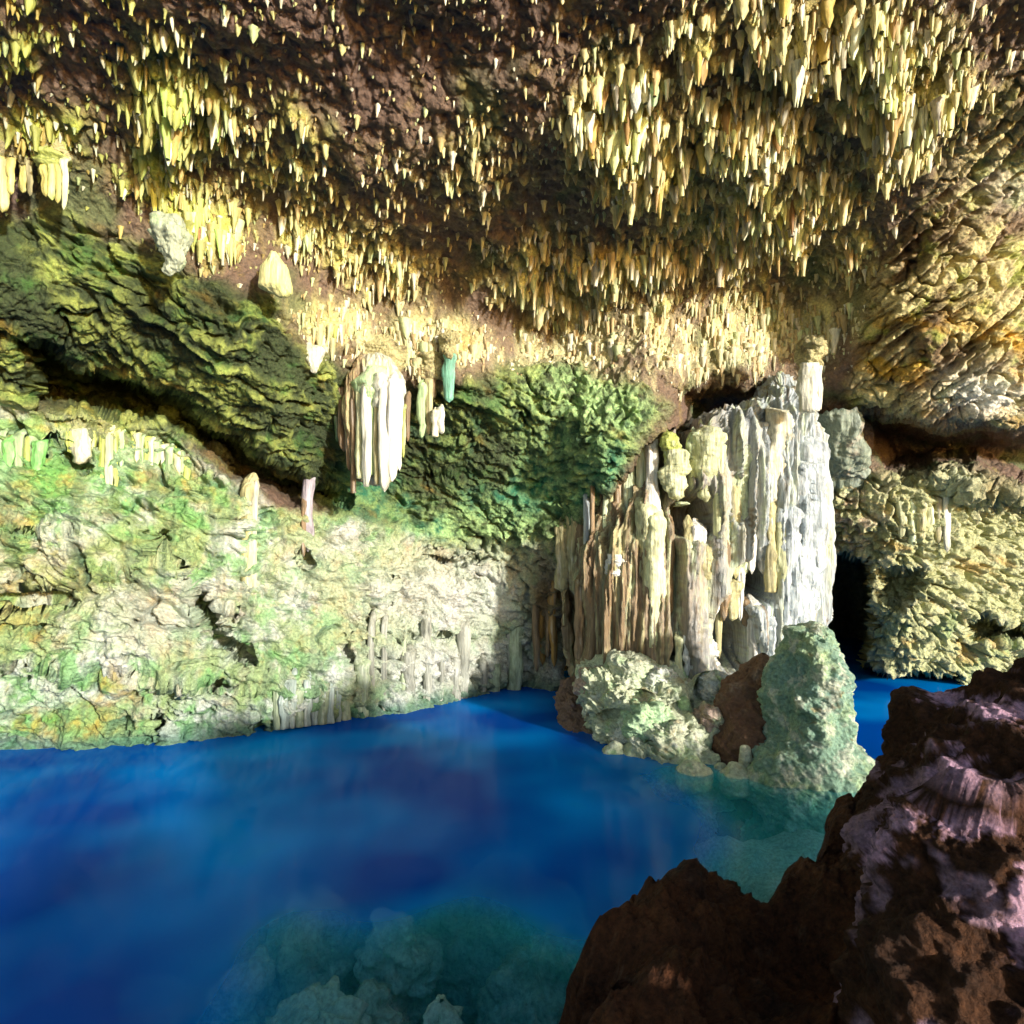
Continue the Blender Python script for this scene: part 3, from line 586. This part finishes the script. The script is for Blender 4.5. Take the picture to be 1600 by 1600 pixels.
rock('drapery_body', [(566, 560, 612, 9.35, .16), (590, 545, 628, 9.35, .2), (640, 538, 634, 9.35, .2), (700, 545, 626, 9.35, .16), (745, 556, 616, 9.3, .1)], M_flow, parent=hd, seg=160, sub=70, seed=34, disp=.04, freq=2, flute=.10, ffreq=10, power=3,
     colf=lambda q: lay(mix(np.tile(BR, (len(q), 1)), np.tile(W9 * .9, (len(q), 1)), ss(-2.45, -2.25, q[:, 0])[:, None]), TAN, ss(0, .3, fbm(np.stack([q[:, 0] * 14, q[:, 1] * 14, q[:, 2]], 1), 3, 9)) * .8))  # body brown on the left, pale on the right: side shade painted in
folds('hanging_drapery', 'smaller pale drapery hanging just right of the large white one', 'drapery', [
    (660, 590, 684, 14, 9.5, .6, PALEG), (670, 585, 680, 12, 9.5, .6, TAN), (680, 635, 682, 14, 9.4, .8, CREAM, .7), (689, 630, 678, 12, 9.4, .7, W9), (676, 575, 625, 14, 9.6, .6, BR)])
folds('stalactite', 'round tipped teal green stalactite to the right of the smaller drapery', 'stalactite', [(703, 545, 629, 19, 9.4, .7, np.array((.16, .40, .28)))])
folds('stalactite', 'short thick white stalactite column hanging above the broken grey stump', 'stalactite', [(1262, 556, 644, 30, 9.6, .85, W9), (1279, 556, 640, 11, 9.6, .8, W9 * .9)])
folds('hanging_drapery', 'yellow drapery at the left edge of the photo under the ceiling', 'drapery', [(4, 235, 332, 20, 6.5, .6, YELLOW), (18, 240, 305, 12, 6.5, .6, YELLOW * .9), (-14, 232, 325, 22, 6.5, .6, YELLOW)])
folds('hanging_drapery', 'narrow yellow brown drapery between the two wider yellow ones at upper left', 'drapery', [(36, 240, 302, 14, 6.6, .7, YELLOW * .8), (46, 245, 306, 10, 6.6, .6, TAN)])
folds('hanging_drapery', 'wide yellow green fluted drapery right of the narrow one at upper left', 'drapery', [(84, 228, 262, 46, 6.55, .9, YG, .5), (70, 240, 306, 13, 6.5, .7, YELLOW), (81, 240, 312, 12, 6.5, .7, YG), (91, 240, 318, 11, 6.5, .6, YELLOW * .9), (101, 240, 328, 12, 6.5, .5, LG)])
folds('hanging_drapery', 'small ochre drapery in shade right of the wide yellow green one', 'drapery', [(182, 225, 280, 15, 6.9, .7, YELLOW * .7), (196, 235, 276, 12, 6.9, .7, YG * .8), (212, 240, 272, 9, 6.9, .6, YG * .8)])
rock('calcite_lump', [(345, 246, 284, 6.9, .13), (365, 238, 294, 6.9, .17), (385, 244, 292, 6.9, .14), (405, 262, 290, 6.9, .1), (425, 258, 280, 6.9, .05)], M_flow, 'pale cream two part calcite lump on the overhang at upper left', 'calcite formation', seg=90, sub=60, seed=31, disp=.12, freq=4, lumpy=.05, colf=palette(W9 * .4 + PALEG * .25, (PALEG, 5, 0, .5, .6, 1), seed=4))
rock('calcite_fin', [(396, 424, 432, 7.6, .05), (420, 408, 450, 7.6, .1), (448, 404, 456, 7.6, .12), (458, 425, 457, 7.6, .06)], M_flow, 'pale yellow fin shaped calcite block hanging on the dark green overhang', 'calcite formation', seg=70, sub=40, seed=32, disp=.02, freq=3, flute=.02, ffreq=14, colf=palette((.62, .60, .28), (YG, 5, 0, .5, .6, .3), seed=5))
rock('calcite_fan', [(548, 475, 508, 8.6, .1), (562, 478, 503, 8.6, .09), (580, 486, 494, 8.6, .04)], M_flow, 'small pale fan of calcite under the ceiling left of the large drapery', 'calcite formation', seg=60, sub=30, seed=33, disp=.03, freq=5, flute=.03, ffreq=14, colf=palette(W9, seed=5))
folds('joined_stalactite', 'tall slim tan column standing against the left wall', 'stalactite', [(389, 738, 945, 22, 8.95, .75, TAN * 1.3), (397, 750, 945, 10, 8.95, .7, CREAM * .8)])
folds('joined_stalactite', 'short slim grey column at the dark recess right of the tall tan one', 'stalactite', [(482, 725, 862, 18, 9.7, .6, np.array((.34, .30, .33))), (474, 770, 870, 8, 9.7, .6, BR)])
folds('flowstone_drapery', 'pale bulging drapery under the left recess', 'drapery', [(128, 662, 726, 34, 7.9, .5, CREAM, .6), (110, 668, 708, 16, 7.9, .5, YG), (146, 668, 712, 10, 7.9, .6, YG)])
folds('flowstone_drapery', 'long yellow green fluted drapery right of the pale bulging one', 'drapery', [(160, 665, 792, 11, 8.0, .6, YG), (170, 662, 800, 12, 8.0, .6, LG), (180, 665, 770, 10, 8.0, .6, YG), (189, 668, 730, 9, 8.05, .6, PALEG)])
folds('flowstone_drapery', 'row of small yellow green drips beneath the dark recess', 'drapery', [(208 + 7 * k, 668 + 3 * k, 705 + 3 * k + (k * 17) % 37, 7 + (k * 5) % 9, 8.35, .5, (YG, LG, PALEG * .8)[k % 3]) for k in range(13)])
folds('flowstone_drapery', 'broad mossy green drapery spreading at the far left end of the recess', 'drapery', [(4 + 8 * k, 668 + (k * 11) % 16, 735 + (k * 23) % 45, 10 + (k * 5) % 12, 8.0, .6, (PALEG * .7, GREEN * 1.6, YG * .8)[k % 3]) for k in range(9)])
folds('flowstone_drapery', 'olive green drapery on the right side wall below the dark alcove', 'drapery', [(1395 + 14 * k, 775 + (k * 13) % 20, 850 + (k * 29) % 45, 16, 11.0, .6, (TAN * .7 if k % 2 else PG * .7)) for k in range(0)] + [(1478, 755, 862, 12, 10.7, .7, W9), (1452, 780, 850, 14, 10.7, .6, LG), (1440, 775, 845, 14, 10.7, .6, TAN), (1425, 770, 855, 16, 10.7, .6, PG), (1466, 770, 850, 14, 10.7, .6, TAN * .7), (1410, 775, 840, 14, 10.7, .6, LG * .8)])
rock('stone_stump', [(654, 1258, 1338, 11.3, .5), (690, 1268, 1338, 11.4, .5), (725, 1270, 1342, 11.7, .55), (752, 1266, 1352, 12.1, .5)], M_flow, 'grey green broken stump with a flat top right of the flowstone column', 'stone stump', seg=110, sub=60, seed=35, disp=.16, freq=2, flute=.16, ffreq=4, capk=.1, lumpy=.05,
     colf=palette((.20, .24, .18), ((.30, .35, .30), 2, 0, .4, .7, .3), (PINK, 3, .15, .5, .5, 1), seed=6))
rs = random.Random(77)
folds('flowstone_drapery', 'band of white fluted flowstone running down to the water at the back of the pool', 'drapery',
      [(u_, 985 + rs.uniform(-45, 45), 1130 - (u_ - 560) * .17 + rs.uniform(-12, 4), rs.uniform(9, 22), 10.32 + (u_ - 560) / 270 * 2.2, rs.uniform(.6, 1), (W9 * .5 if rs.random() < .6 else PG * .8)) for u_ in [562 + 21.0 * k + rs.uniform(-9, 9) for k in range(13)]])
folds('flowstone_drapery', 'brown and ochre flutes in the dark corner left of the flowstone column', 'drapery', [(838 + 9 * k, 880 + (k * 17) % 40, 1050 - (k * 11) % 25, 13, 11.9 - .1 * k, .7, (OCHRE * .8 if k % 2 else BR)) for k in range(6)])
folds('flowstone_drapery', 'grey green flutes rising out of the water at the foot of the middle left wall', 'drapery', [(432 + 12 * k, 1040 + (k * 23) % 40, 1140 - k * 1.5, 10 + (k * 5) % 8, 9.45 + k * .08, .9, (np.array((.26, .31, .27)) if k % 3 else PG * .6)) for k in range(10)])

# ------------------------------------------------------------------ stalactites on the ceiling
def stal_mesh(seed, rings=7, sides=7):
    rs = np.random.default_rng(seed)
    tt = np.linspace(0, 1, rings); pr = (1 - tt) ** rs.uniform(.35, .8) * (1 + .18 * rs.uniform(-1, 1, rings)); pr = pr * rs.uniform(.75, 1) + .25 * np.exp(-tt * 8); pr[-1] = .1 + .25 * (rs.random() < .3)
    th = np.linspace(0, 2 * np.pi, sides, endpoint=False)
    fl = 1 + rs.uniform(-.25, .25, sides)
    bx = tt ** 1.5 * rs.uniform(-.5, .5); by = tt ** 1.5 * rs.uniform(-.5, .5)
    q = np.stack([bx[:, None] + pr[:, None] * fl * np.cos(th), by[:, None] + pr[:, None] * fl * np.sin(th), np.broadcast_to(-tt[:, None], (rings, sides))], -1).reshape(-1, 3)
    ii = np.arange(rings * sides).reshape(rings, sides)
    Q = np.stack([ii[:-1], ii[1:], np.roll(ii, -1, 1)[1:], np.roll(ii, -1, 1)[:-1]], -1).reshape(-1, 4)
    return q, Q
SV = [stal_mesh(k) for k in range(14)]
SL = [stal_mesh(k + 30, 5, 5) for k in range(24)]
dens = (np.clip(SH['clump'], 0, 1.2) ** 1.3) * m_ceil * (.25 + 1.5 * ss(-.1, .3, fbm(p * 5, 2, 371)))
cell = np.gradient(ua)[None, :] * np.gradient(va)[:, None]
dens = dens * cell.ravel() * ((u > -20) & (u < 1620) & (v > -60))
# also a thin scatter over the rest of the ceiling
dens2 = m_ceil * 0.035 * cell.ravel() * ((u > -20) & (u < 1620) & (v > -60) & (v < 600))
pr_ = dens + dens2; pr_ = pr_ / pr_.sum()
NS = 9500
pick = RNG.choice(len(u), NS, p=pr_)
cand = []
for k in pick:
    c_ = SH['clump'][k]; b = P2[k]
    g = RNG.random()
    ln = (0.055 + 0.27 * g ** 3.2) * (0.45 + 0.75 * min(c_, 1)) * (1.0 + 0.15 * (u[k] > 900) * (v[k] < 400))
    rd = ln * RNG.uniform(.07, .24) + .013
    cand.append((ln / b[1], k, ln, rd))
cand.sort(reverse=True)
def stcol(k):
    lf = float(np.clip((700 - u[k]) / 600 + .3 * c2[k], 0, 1)); lo = float(np.clip((v[k] - 380) / 180, 0, 1))
    c = (YELLOW * .75 + CREAM * .45) * (1 - lf) + (YG * .85) * lf
    c = c * (1 - lo * .6) + CREAM * lo * .5  # creamier toward the rear, matching the light painted on the ceiling there
    r = RNG.random()
    if r < .18: c = c * .5 + OCHRE * .5
    elif r < .38: c = WHITE * .5 + c * .5
    elif r < .5: c = PALEG * .6 + c * .4
    return c * RNG.uniform(.8, 1.25)
REG = [(0, 0, 210, 230, 'the sparse upper left corner'), (210, 0, 400, 230, 'the bright green diagonal band'), (0, 230, 400, 470, 'the edge above the green overhang'),
       (400, 0, 860, 330, 'the bare dark brown ceiling'), (400, 330, 780, 620, 'the field above the hanging drapery'),
       (1180, 0, 1330, 120, 'the dense top right cluster'), (1330, 0, 1480, 250, 'the pale top right cluster'), (1480, 0, 1640, 250, 'the top right corner'), (860, 0, 1180, 110, 'the sparse top row'),
       (860, 110, 985, 330, 'the cluster left of the pale drop'), (985, 110, 1110, 330, 'the cluster right of the pale drop'), (1110, 120, 1220, 330, 'the golden cluster'), (1220, 120, 1330, 330, 'the gap below the dense cluster'),
       (780, 330, 950, 620, 'the field above the knobbly rock'), (950, 330, 1120, 620, 'the field left of the column top'), (1120, 330, 1290, 620, 'the field above the column'), (1290, 250, 1640, 620, 'the streaked right wall edge')]
def spot(k):
    for (a, b, c, d, t) in REG:
        if a <= u[k] < c and b <= v[k] < d:
            fx, fy = (u[k] - a) / (c - a), (v[k] - b) / (d - b)
            h_ = ('upper', 'middle', 'lower')[min(2, int(max(fy, 0) * 3))]; w_ = ('left', 'centre', 'right')[min(2, int(max(fx, 0) * 3))]
            return 'at the ' + h_ + ' ' + w_ + ' of ' + t
    return 'at the far edge of the ceiling'
def where(k):
    for (a, b, c, d, t) in REG:
        if a <= u[k] < c and b <= v[k] < d: return t
    return 'at the far edge of the ceiling'
PALS = {}
base_col = {'y': YELLOW * .75 + CREAM * .4, 'g': YG * .9, 'c': CREAM, 'o': OCHRE * .6 + YELLOW * .4}
for key, cc in base_col.items():
    for s_ in range(14):
        q, Q = SV[s_]
        PALS[key, s_] = mesh_arrays('stalactite', q, Q, np.clip(np.tile(cc, (len(q), 1)), 0, .85))
        PALS[key, s_].materials.append(M_stal)
CN = {'y': 'yellow', 'g': 'yellow green', 'c': 'cream', 'o': 'ochre'}
LQ = np.quantile([c_[2] for c_ in cand[:290]], (.25, .5, .75))
for j, (sc_, k, ln, rd) in enumerate(cand[:290]):
    lf = float(np.clip((700 - u[k]) / 600, 0, 1)); lo = float(np.clip((v[k] - 340) / 180, 0, 1)); r = RNG.random()
    key = 'o' if r < .15 else ('g' if r < .15 + .8 * lf else ('c' if r > 1 - .3 - .6 * lo else 'y'))
    o = bpy.data.objects.new('stalactite', PALS[key, int(RNG.integers(14))]); COL.objects.link(o)
    b = P2[k]; o.location = (b[0], b[1], b[2] + ln * .12)
    o.scale = (rd * RNG.uniform(.8, 1.3), rd * RNG.uniform(.8, 1.2), ln * 1.15); o.rotation_euler = (0, 0, RNG.uniform(0, 6.28))
    tag(o, '%s %s stalactite %s' % ('very long' if ln > LQ[2] else 'long' if ln > LQ[1] else 'short' if ln > LQ[0] else 'stubby', CN[key], spot(k)), 'stalactite', 'stalactites hanging from the ceiling ' + where(k))
VV = []; QQ = []; CC = []; off = 0
for (sc_, k, ln, rd) in cand[290:]:
    q, Q = SL[int(RNG.integers(24))]; b = P2[k]
    q = q * np.array((rd * RNG.uniform(.8, 1.3), rd, ln * 1.15)) + np.array((b[0], b[1], b[2] + ln * .12))
    VV.append(q); QQ.append(Q + off); off += len(q); CC.append(np.tile(stcol(k), (len(q), 1)))
me = mesh_arrays('small_stalactites', np.concatenate(VV), np.concatenate(QQ), np.clip(np.concatenate(CC), .01, .85))
tag(link('small_stalactites', me, M_stal), 'thousands of small yellow and cream stalactites covering the cave ceiling', 'stalactites', kind='stuff')

# the one large pale drop stalactite and a neighbour
def big_drop(u_, v0, v1, wpx, col, label):
    b, _ = surf_at(u_, v0)
    me = fold_mesh(u_, v0 - 8, v1, wpx, b[1] - .12, int(u_), tip=.4, col=col, origin=pt(u_, v0, b[1]), sides=16, rings=24)
    tag(link('stalactite', me, M_flow, loc=pt(u_, v0, b[1])), label, 'stalactite')
big_drop(993, 128, 176, 20, WHITE * .8 + PALEG * .2, 'thick pale green drop shaped stalactite, the biggest in the yellow cluster')
big_drop(1022, 132, 168, 14, PALEG, 'pale green stalactite just right of the thick pale drop')
big_drop(1056, 268, 318, 16, W9, 'long white stalactite below the thick pale drop cluster')
big_drop(1184, 372, 405, 14, W9, 'white stalactite in the middle of the cream field above the column')

# ------------------------------------------------------------------ pool bed, water
def heightfield(name, xa, ya, hf, dispf, colf, m, kind='structure'):
    Xg, Yg = np.meshgrid(xa, ya); x = Xg.ravel(); y = Yg.ravel()
    z = hf(x, y); q = np.stack([x, y, z], 1).astype(np.float32)
    d = dispf(q); q = q + d
    nx_, ny_ = len(xa), len(ya); ii = np.arange(nx_ * ny_).reshape(ny_, nx_)
    Q = np.stack([ii[:-1, :-1], ii[:-1, 1:], ii[1:, 1:], ii[1:, :-1]], -1).reshape(-1, 4)
    me = mesh_arrays(name, q, Q, np.clip(colf(q), .01, .85))
    return tag(link(name, me, m), kind=kind)
def bed_h(x, y):
    sh = ss(0.1, 2.6, x + .35 * np.sin(y * 1.7)) * ss(9.4, 7.0, y)                     # the shallow shelf by the bank
    near = ss(5.6, 4.0, y + 0.3 * (x + 1)) * ss(-3.4, -1.4, x)
    edge_ = ss(2.4, .6, np.hypot((x - 3.0) / 1.4, y - 9.2))
    z = -3.9 + 3.35 * sh + 2.5 * near * (1 - sh) + 1.5 * edge_ * (1 - sh)
    return np.minimum(z, -.35)
heightfield('pool_bed', np.linspace(-11, 14, 250), np.linspace(-1, 24, 220), bed_h,
            lambda q: np.stack([0 * q[:, 0], 0 * q[:, 0], .28 * fbm(q * 1.1, 5, 801) + .12 * fbm(q * 4, 3, 805)], 1),
            palette((.50, .48, .38), ((.30, .28, .18), 1.2, 0, .4, .7, 1), ((.6, .58, .48), 3, .1, .5, .6, 1), seed=80), M_cave)
SUBS = []
def sub_rock(u_, v_, r_, hgt, ztop, label, seed, asp=1.0):
    Yw = F * (CZ - ztop) / (v_ - HZ) if v_ > HZ else 5
    x_, y_, z_ = pt(u_, v_, Yw)
    SUBS.append((x_, y_, r_ * asp, ztop))
    rg = [(ztop, r_ * .45), (ztop - hgt * .2, r_ * .8), (ztop - hgt * .55, r_), (ztop - hgt, r_ * 1.15)]
    rings = []
    for zz, rr in rg:
        vv = HZ + F * (CZ - zz) / y_
        rings.append((vv, 800 + F * (x_ - rr * asp) / y_, 800 + F * (x_ + rr * asp) / y_, y_, rr))
    rock('submerged_boulder', rings, M_cave, label, 'boulder', seg=140, sub=70, seed=seed, disp=.26, freq=1.9, lumpy=.14, strat=.22,
         colf=palette((.30, .46, .38), ((.10, .18, .13), 2, 0, .4, .7, 1), ((.62, .62, .5), 4, .1, .5, .6, 1), seed=seed))
sub_rock(485, 1440, .62, 2.2, -.35, 'large rounded boulder under water at the bottom middle, left of the dark gap', 51)
sub_rock(500, 1590, .42, 1.6, -.25, 'pale boulder under water at the bottom edge below the large rounded one', 52)
sub_rock(620, 1435, .30, 1.9, -.12, 'narrow upright boulder just under the water right of the dark gap', 53)
sub_rock(790, 1395, .80, 2.0, -.55, 'wide dark boulder under water beside the brown bank', 54, 1.3)
sub_rock(690, 1590, .25, 1.3, -.12, 'small pale boulder under water at the bottom edge near the bank', 55)
sub_rock(385, 1530, .34, 1.6, -.45, 'teal boulder under water at the left foot of the large rounded one', 57)
sub_rock(575, 1545, .30, 1.5, -.3, 'mid sized boulder under water filling the dark gap between the two bigger ones', 58)
sub_rock(860, 1475, .40, 1.6, -.3, 'flat dark boulder under water against the edge of the brown bank', 59, 1.4)
sub_rock(250, 1590, .5, 2.0, -.9, 'dim deep boulder under blue water at the bottom left', 56, 1.4)

wm = bpy.data.materials.new('pool_water'); wm.use_nodes = True
n_ = wm.node_tree.nodes; L_ = wm.node_tree.links
for x_ in list(n_):
    if x_.type == 'BSDF_PRINCIPLED': n_.remove(x_)
out_ = [x_ for x_ in n_ if x_.type == 'OUTPUT_MATERIAL'][0]
tr = n_.new('ShaderNodeBsdfTransparent'); tr.inputs[0].default_value = (.95, .99, 1, 1)
# milky blue light scattered back by the depth of water below: more of it where the pool is deeper
df = n_.new('ShaderNodeBsdfDiffuse')
at_ = n_.new('ShaderNodeAttribute'); at_.attribute_name = 'depth'
cr_ = n_.new('ShaderNodeValToRGB'); e_ = cr_.color_ramp.elements
e_[0].position = .1; e_[0].color = (.03, .60, .66, 1); e_[1].position = .95; e_[1].color = (.0, .085, .50, 1)
k_ = e_.new(.55); k_.color = (.0, .30, .92, 1)
pz = n_.new('ShaderNodeTexNoise'); pz.inputs['Scale'].default_value = .42; pz.inputs['Detail'].default_value = 2
g_ = n_.new('ShaderNodeNewGeometry'); L_.new(g_.outputs['Position'], pz.inputs['Vector'])
pm = n_.new('ShaderNodeMapRange'); pm.inputs[1].default_value = .35; pm.inputs[2].default_value = .65; pm.inputs[3].default_value = .18; pm.inputs[4].default_value = -.36
L_.new(pz.outputs['Fac'], pm.inputs[0])
ad1 = n_.new('ShaderNodeMath'); ad1.operation = 'ADD'; L_.new(at_.outputs['Fac'], ad1.inputs[0]); L_.new(pm.outputs[0], ad1.inputs[1]); L_.new(ad1.outputs[0], cr_.inputs[0])
L_.new(cr_.outputs[0], df.inputs['Color'])
mf = n_.new('ShaderNodeMath'); mf.operation = 'MULTIPLY'; mf.inputs[1].default_value = .86; L_.new(at_.outputs['Fac'], mf.inputs[0])
mxd = n_.new('ShaderNodeMixShader'); L_.new(mf.outputs[0], mxd.inputs[0]); L_.new(tr.outputs[0], mxd.inputs[1]); L_.new(df.outputs[0], mxd.inputs[2])
gl = n_.new('ShaderNodeBsdfGlossy'); gl.inputs['Roughness'].default_value = .12
fr = n_.new('ShaderNodeFresnel'); fr.inputs['IOR'].default_value = 1.33
fm = n_.new('ShaderNodeMath'); fm.operation = 'MULTIPLY'; fm.inputs[1].default_value = .22; L_.new(fr.outputs[0], fm.inputs[0])
mxs = n_.new('ShaderNodeMixShader')
mp_ = n_.new('ShaderNodeMapping'); mp_.inputs['Scale'].default_value = (.7, 1.6, 1)
nz_ = n_.new('ShaderNodeTexNoise'); nz_.inputs['Scale'].default_value = 2.2; nz_.inputs['Detail'].default_value = 3
bp_ = n_.new('ShaderNodeBump'); bp_.inputs['Strength'].default_value = .12; bp_.inputs['Distance'].default_value = .05
L_.new(g_.outputs['Position'], mp_.inputs[0]); L_.new(mp_.outputs[0], nz_.inputs['Vector']); L_.new(nz_.outputs['Fac'], bp_.inputs['Height'])
L_.new(bp_.outputs[0], gl.inputs['Normal'])
L_.new(fm.outputs[0], mxs.inputs[0]); L_.new(mxd.outputs[0], mxs.inputs[1]); L_.new(gl.outputs[0], mxs.inputs[2])
L_.new(mxs.outputs[0], out_.inputs['Surface'])
va_ = n_.new('ShaderNodeVolumeAbsorption'); va_.inputs['Color'].default_value = (.0, .78, .96, 1); va_.inputs['Density'].default_value = .5
L_.new(va_.outputs[0], out_.inputs['Volume'])
gx_ = np.linspace(-14, 17, 230); gy_ = np.linspace(-3, 27, 220)
GX, GY = np.meshgrid(gx_, gy_); hx, hy = GX.ravel(), GY.ravel()
dep = -bed_h(hx, hy)
sdr = polysd(hx + .25 * np.sin(hy * 3.1) , hy + .2 * np.sin(hx * 4.3), [(-2.3, 0), (-2.1, 3.6), (-1.75, 4.7), (-.95, 4.95), (-.3, 5.25), (.35, 5.2), (1.0, 4.6), (1.3, 3), (1.3, 0)])
dep = dep * (1 - .74 * ss(-.5, .8, sdr))
murk = 1 - np.exp(-np.clip(dep - .25, 0, 9) * .62)
nx_, ny_ = len(gx_), len(gy_); ii = np.arange(nx_ * ny_).reshape(ny_, nx_); nb = nx_ * ny_
Qw = np.stack([ii[:-1, :-1], ii[:-1, 1:], ii[1:, 1:], ii[1:, :-1]], -1).reshape(-1, 4).tolist()
ring = list(ii[0, :]) + list(ii[1:, -1]) + list(ii[-1, -2::-1]) + list(ii[-2:0:-1, 0])
Vw = np.stack([hx, hy, 0 * hx], 1); lower = Vw[ring] - np.array((0, 0, 6.0)); m_ = len(ring)
Vw = np.concatenate([Vw, lower, [[1.5, 12, -6]]])
Qw += [(ring[k], nb + k, nb + (k + 1) % m_, ring[(k + 1) % m_]) for k in range(m_)]
Tw = [(nb + m_, nb + (k + 1) % m_, nb + k) for k in range(m_)]
me = mesh_arrays('pool_water', Vw, Qw, smooth=False, tris=Tw)
at = me.attributes.new('depth', 'FLOAT', 'POINT'); at.data.foreach_set('value', np.concatenate([murk, np.zeros(m_ + 1)]).astype(np.float32))
tag(link('pool_water', me, wm), kind='structure')

# ------------------------------------------------------------------ the bank and the dark rocks in the foreground
BANK = [(-.6, -3), (-.15, .8), (.05, 1.5), (.22, 2.2), (.45, 2.75), (.70, 3.25), (1.15, 3.4), (1.35, 3.25), (1.95, 3.5), (2.6, 4.3), (3.6, 4.4), (4.4, 3.2), (8, 2.6), (9, -3)]
def bank_h(x, y):
    sd = polysd(x + .10 * np.sin(y * 9) + .05 * np.sin(y * 23 + x * 7), y + .08 * np.sin(x * 11), BANK)
    top = 1.06 + .18 * ss(0, 2.5, x) + .12 * np.sin(x * 3 + 1) * np.sin(y * 2.2)
    top = top + .25 * ss(2.9, 3.5, x - .15 * (y - 2)) * ss(4.2, 3.3, y)        # added shoulder out of view, raised to keep low sun off the foreground
    top = top - .35 * np.exp(-(((x - 1.35) / .35) ** 2 + ((y - 2.6) / .5) ** 2)) + .20 * np.exp(-(((x - .95) / .28) ** 2 + ((y - 3.15) / .22) ** 2))
    return -2.6 + (top + 2.6) * ss(-.75, .10, sd)
brown_c = palette((.085, .030, .011), ((.15, .055, .018), 3, -.1, .4, .8, 1), ((.04, .025, .018), 2, .1, .5, .7, 1), ((.20, .11, .06), 9, .25, .6, .6, 1), seed=90)
def bank_d(q):
    m = fbm(q * 2.2, 5, 901, .6); a1, a2, _ = worley(q * 4.5, 905); r_ = ridged(np.stack([q[:, 0] * 5, q[:, 1] * 2, q[:, 2] * 2], 1), 5, 907, .6)
    d = .16 * m + .10 * (.5 - a1) + .11 * (r_ - .5)
    return np.stack([.7 * d + .05 * fbm(q * 7, 3, 911), .5 * d, d], 1)
xa = np.concatenate([np.linspace(-1.2, 3.0, 330), np.linspace(3.03, 9, 60)]); ya = np.concatenate([np.linspace(-3, .7, 24), np.linspace(.72, 4.6, 300), np.linspace(4.65, 6, 12)])
heightfield('rock_bank', xa, ya, bank_h, bank_d, brown_c, M_fore)
fore_p = palette((.068, .028, .012), ((.12, .050, .022), 3, -.1, .4, .8, 1), ((.46, .29, .36), 2.2, .10, .28, .9, 1.6), ((.04, .025, .018), 3, .1, .5, .5, 1), seed=93)  # the mauve layer is part of the painted daylight
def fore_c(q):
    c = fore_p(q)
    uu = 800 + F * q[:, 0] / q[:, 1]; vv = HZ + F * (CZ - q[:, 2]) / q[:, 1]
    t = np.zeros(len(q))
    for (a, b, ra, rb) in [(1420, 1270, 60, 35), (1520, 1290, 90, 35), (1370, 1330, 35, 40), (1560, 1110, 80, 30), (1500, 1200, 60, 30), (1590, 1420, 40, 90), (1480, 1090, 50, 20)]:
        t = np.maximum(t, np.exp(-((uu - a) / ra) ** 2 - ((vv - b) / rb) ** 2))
    return lay(c, np.array((.76, .46, .60)), ss(.45, .7, .8 * t + .75 * fbm(q * 8, 5, 951, .7)) * .9)  # mauve daylight on the rock tops painted into the colour
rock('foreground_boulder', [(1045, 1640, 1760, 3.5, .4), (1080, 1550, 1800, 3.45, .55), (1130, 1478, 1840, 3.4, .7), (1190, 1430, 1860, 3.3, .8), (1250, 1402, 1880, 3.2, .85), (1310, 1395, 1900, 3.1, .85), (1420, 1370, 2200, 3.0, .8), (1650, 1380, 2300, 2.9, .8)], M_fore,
     'big dark brown boulder with mauve daylight painted on top at the right edge of the foreground', 'boulder', seg=420, sub=260, seed=93, disp=.36, freq=1.6, lumpy=.16, power=2.6, colf=fore_c)
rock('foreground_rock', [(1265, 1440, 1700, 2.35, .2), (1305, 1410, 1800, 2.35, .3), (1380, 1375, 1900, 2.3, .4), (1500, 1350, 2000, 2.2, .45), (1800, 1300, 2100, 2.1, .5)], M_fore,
     'rough brown rock with painted mauve daylight, in front of the big dark boulder', 'boulder', seg=320, sub=180, seed=97, disp=.26, freq=2.6, lumpy=.12, power=2.4, colf=fore_c)
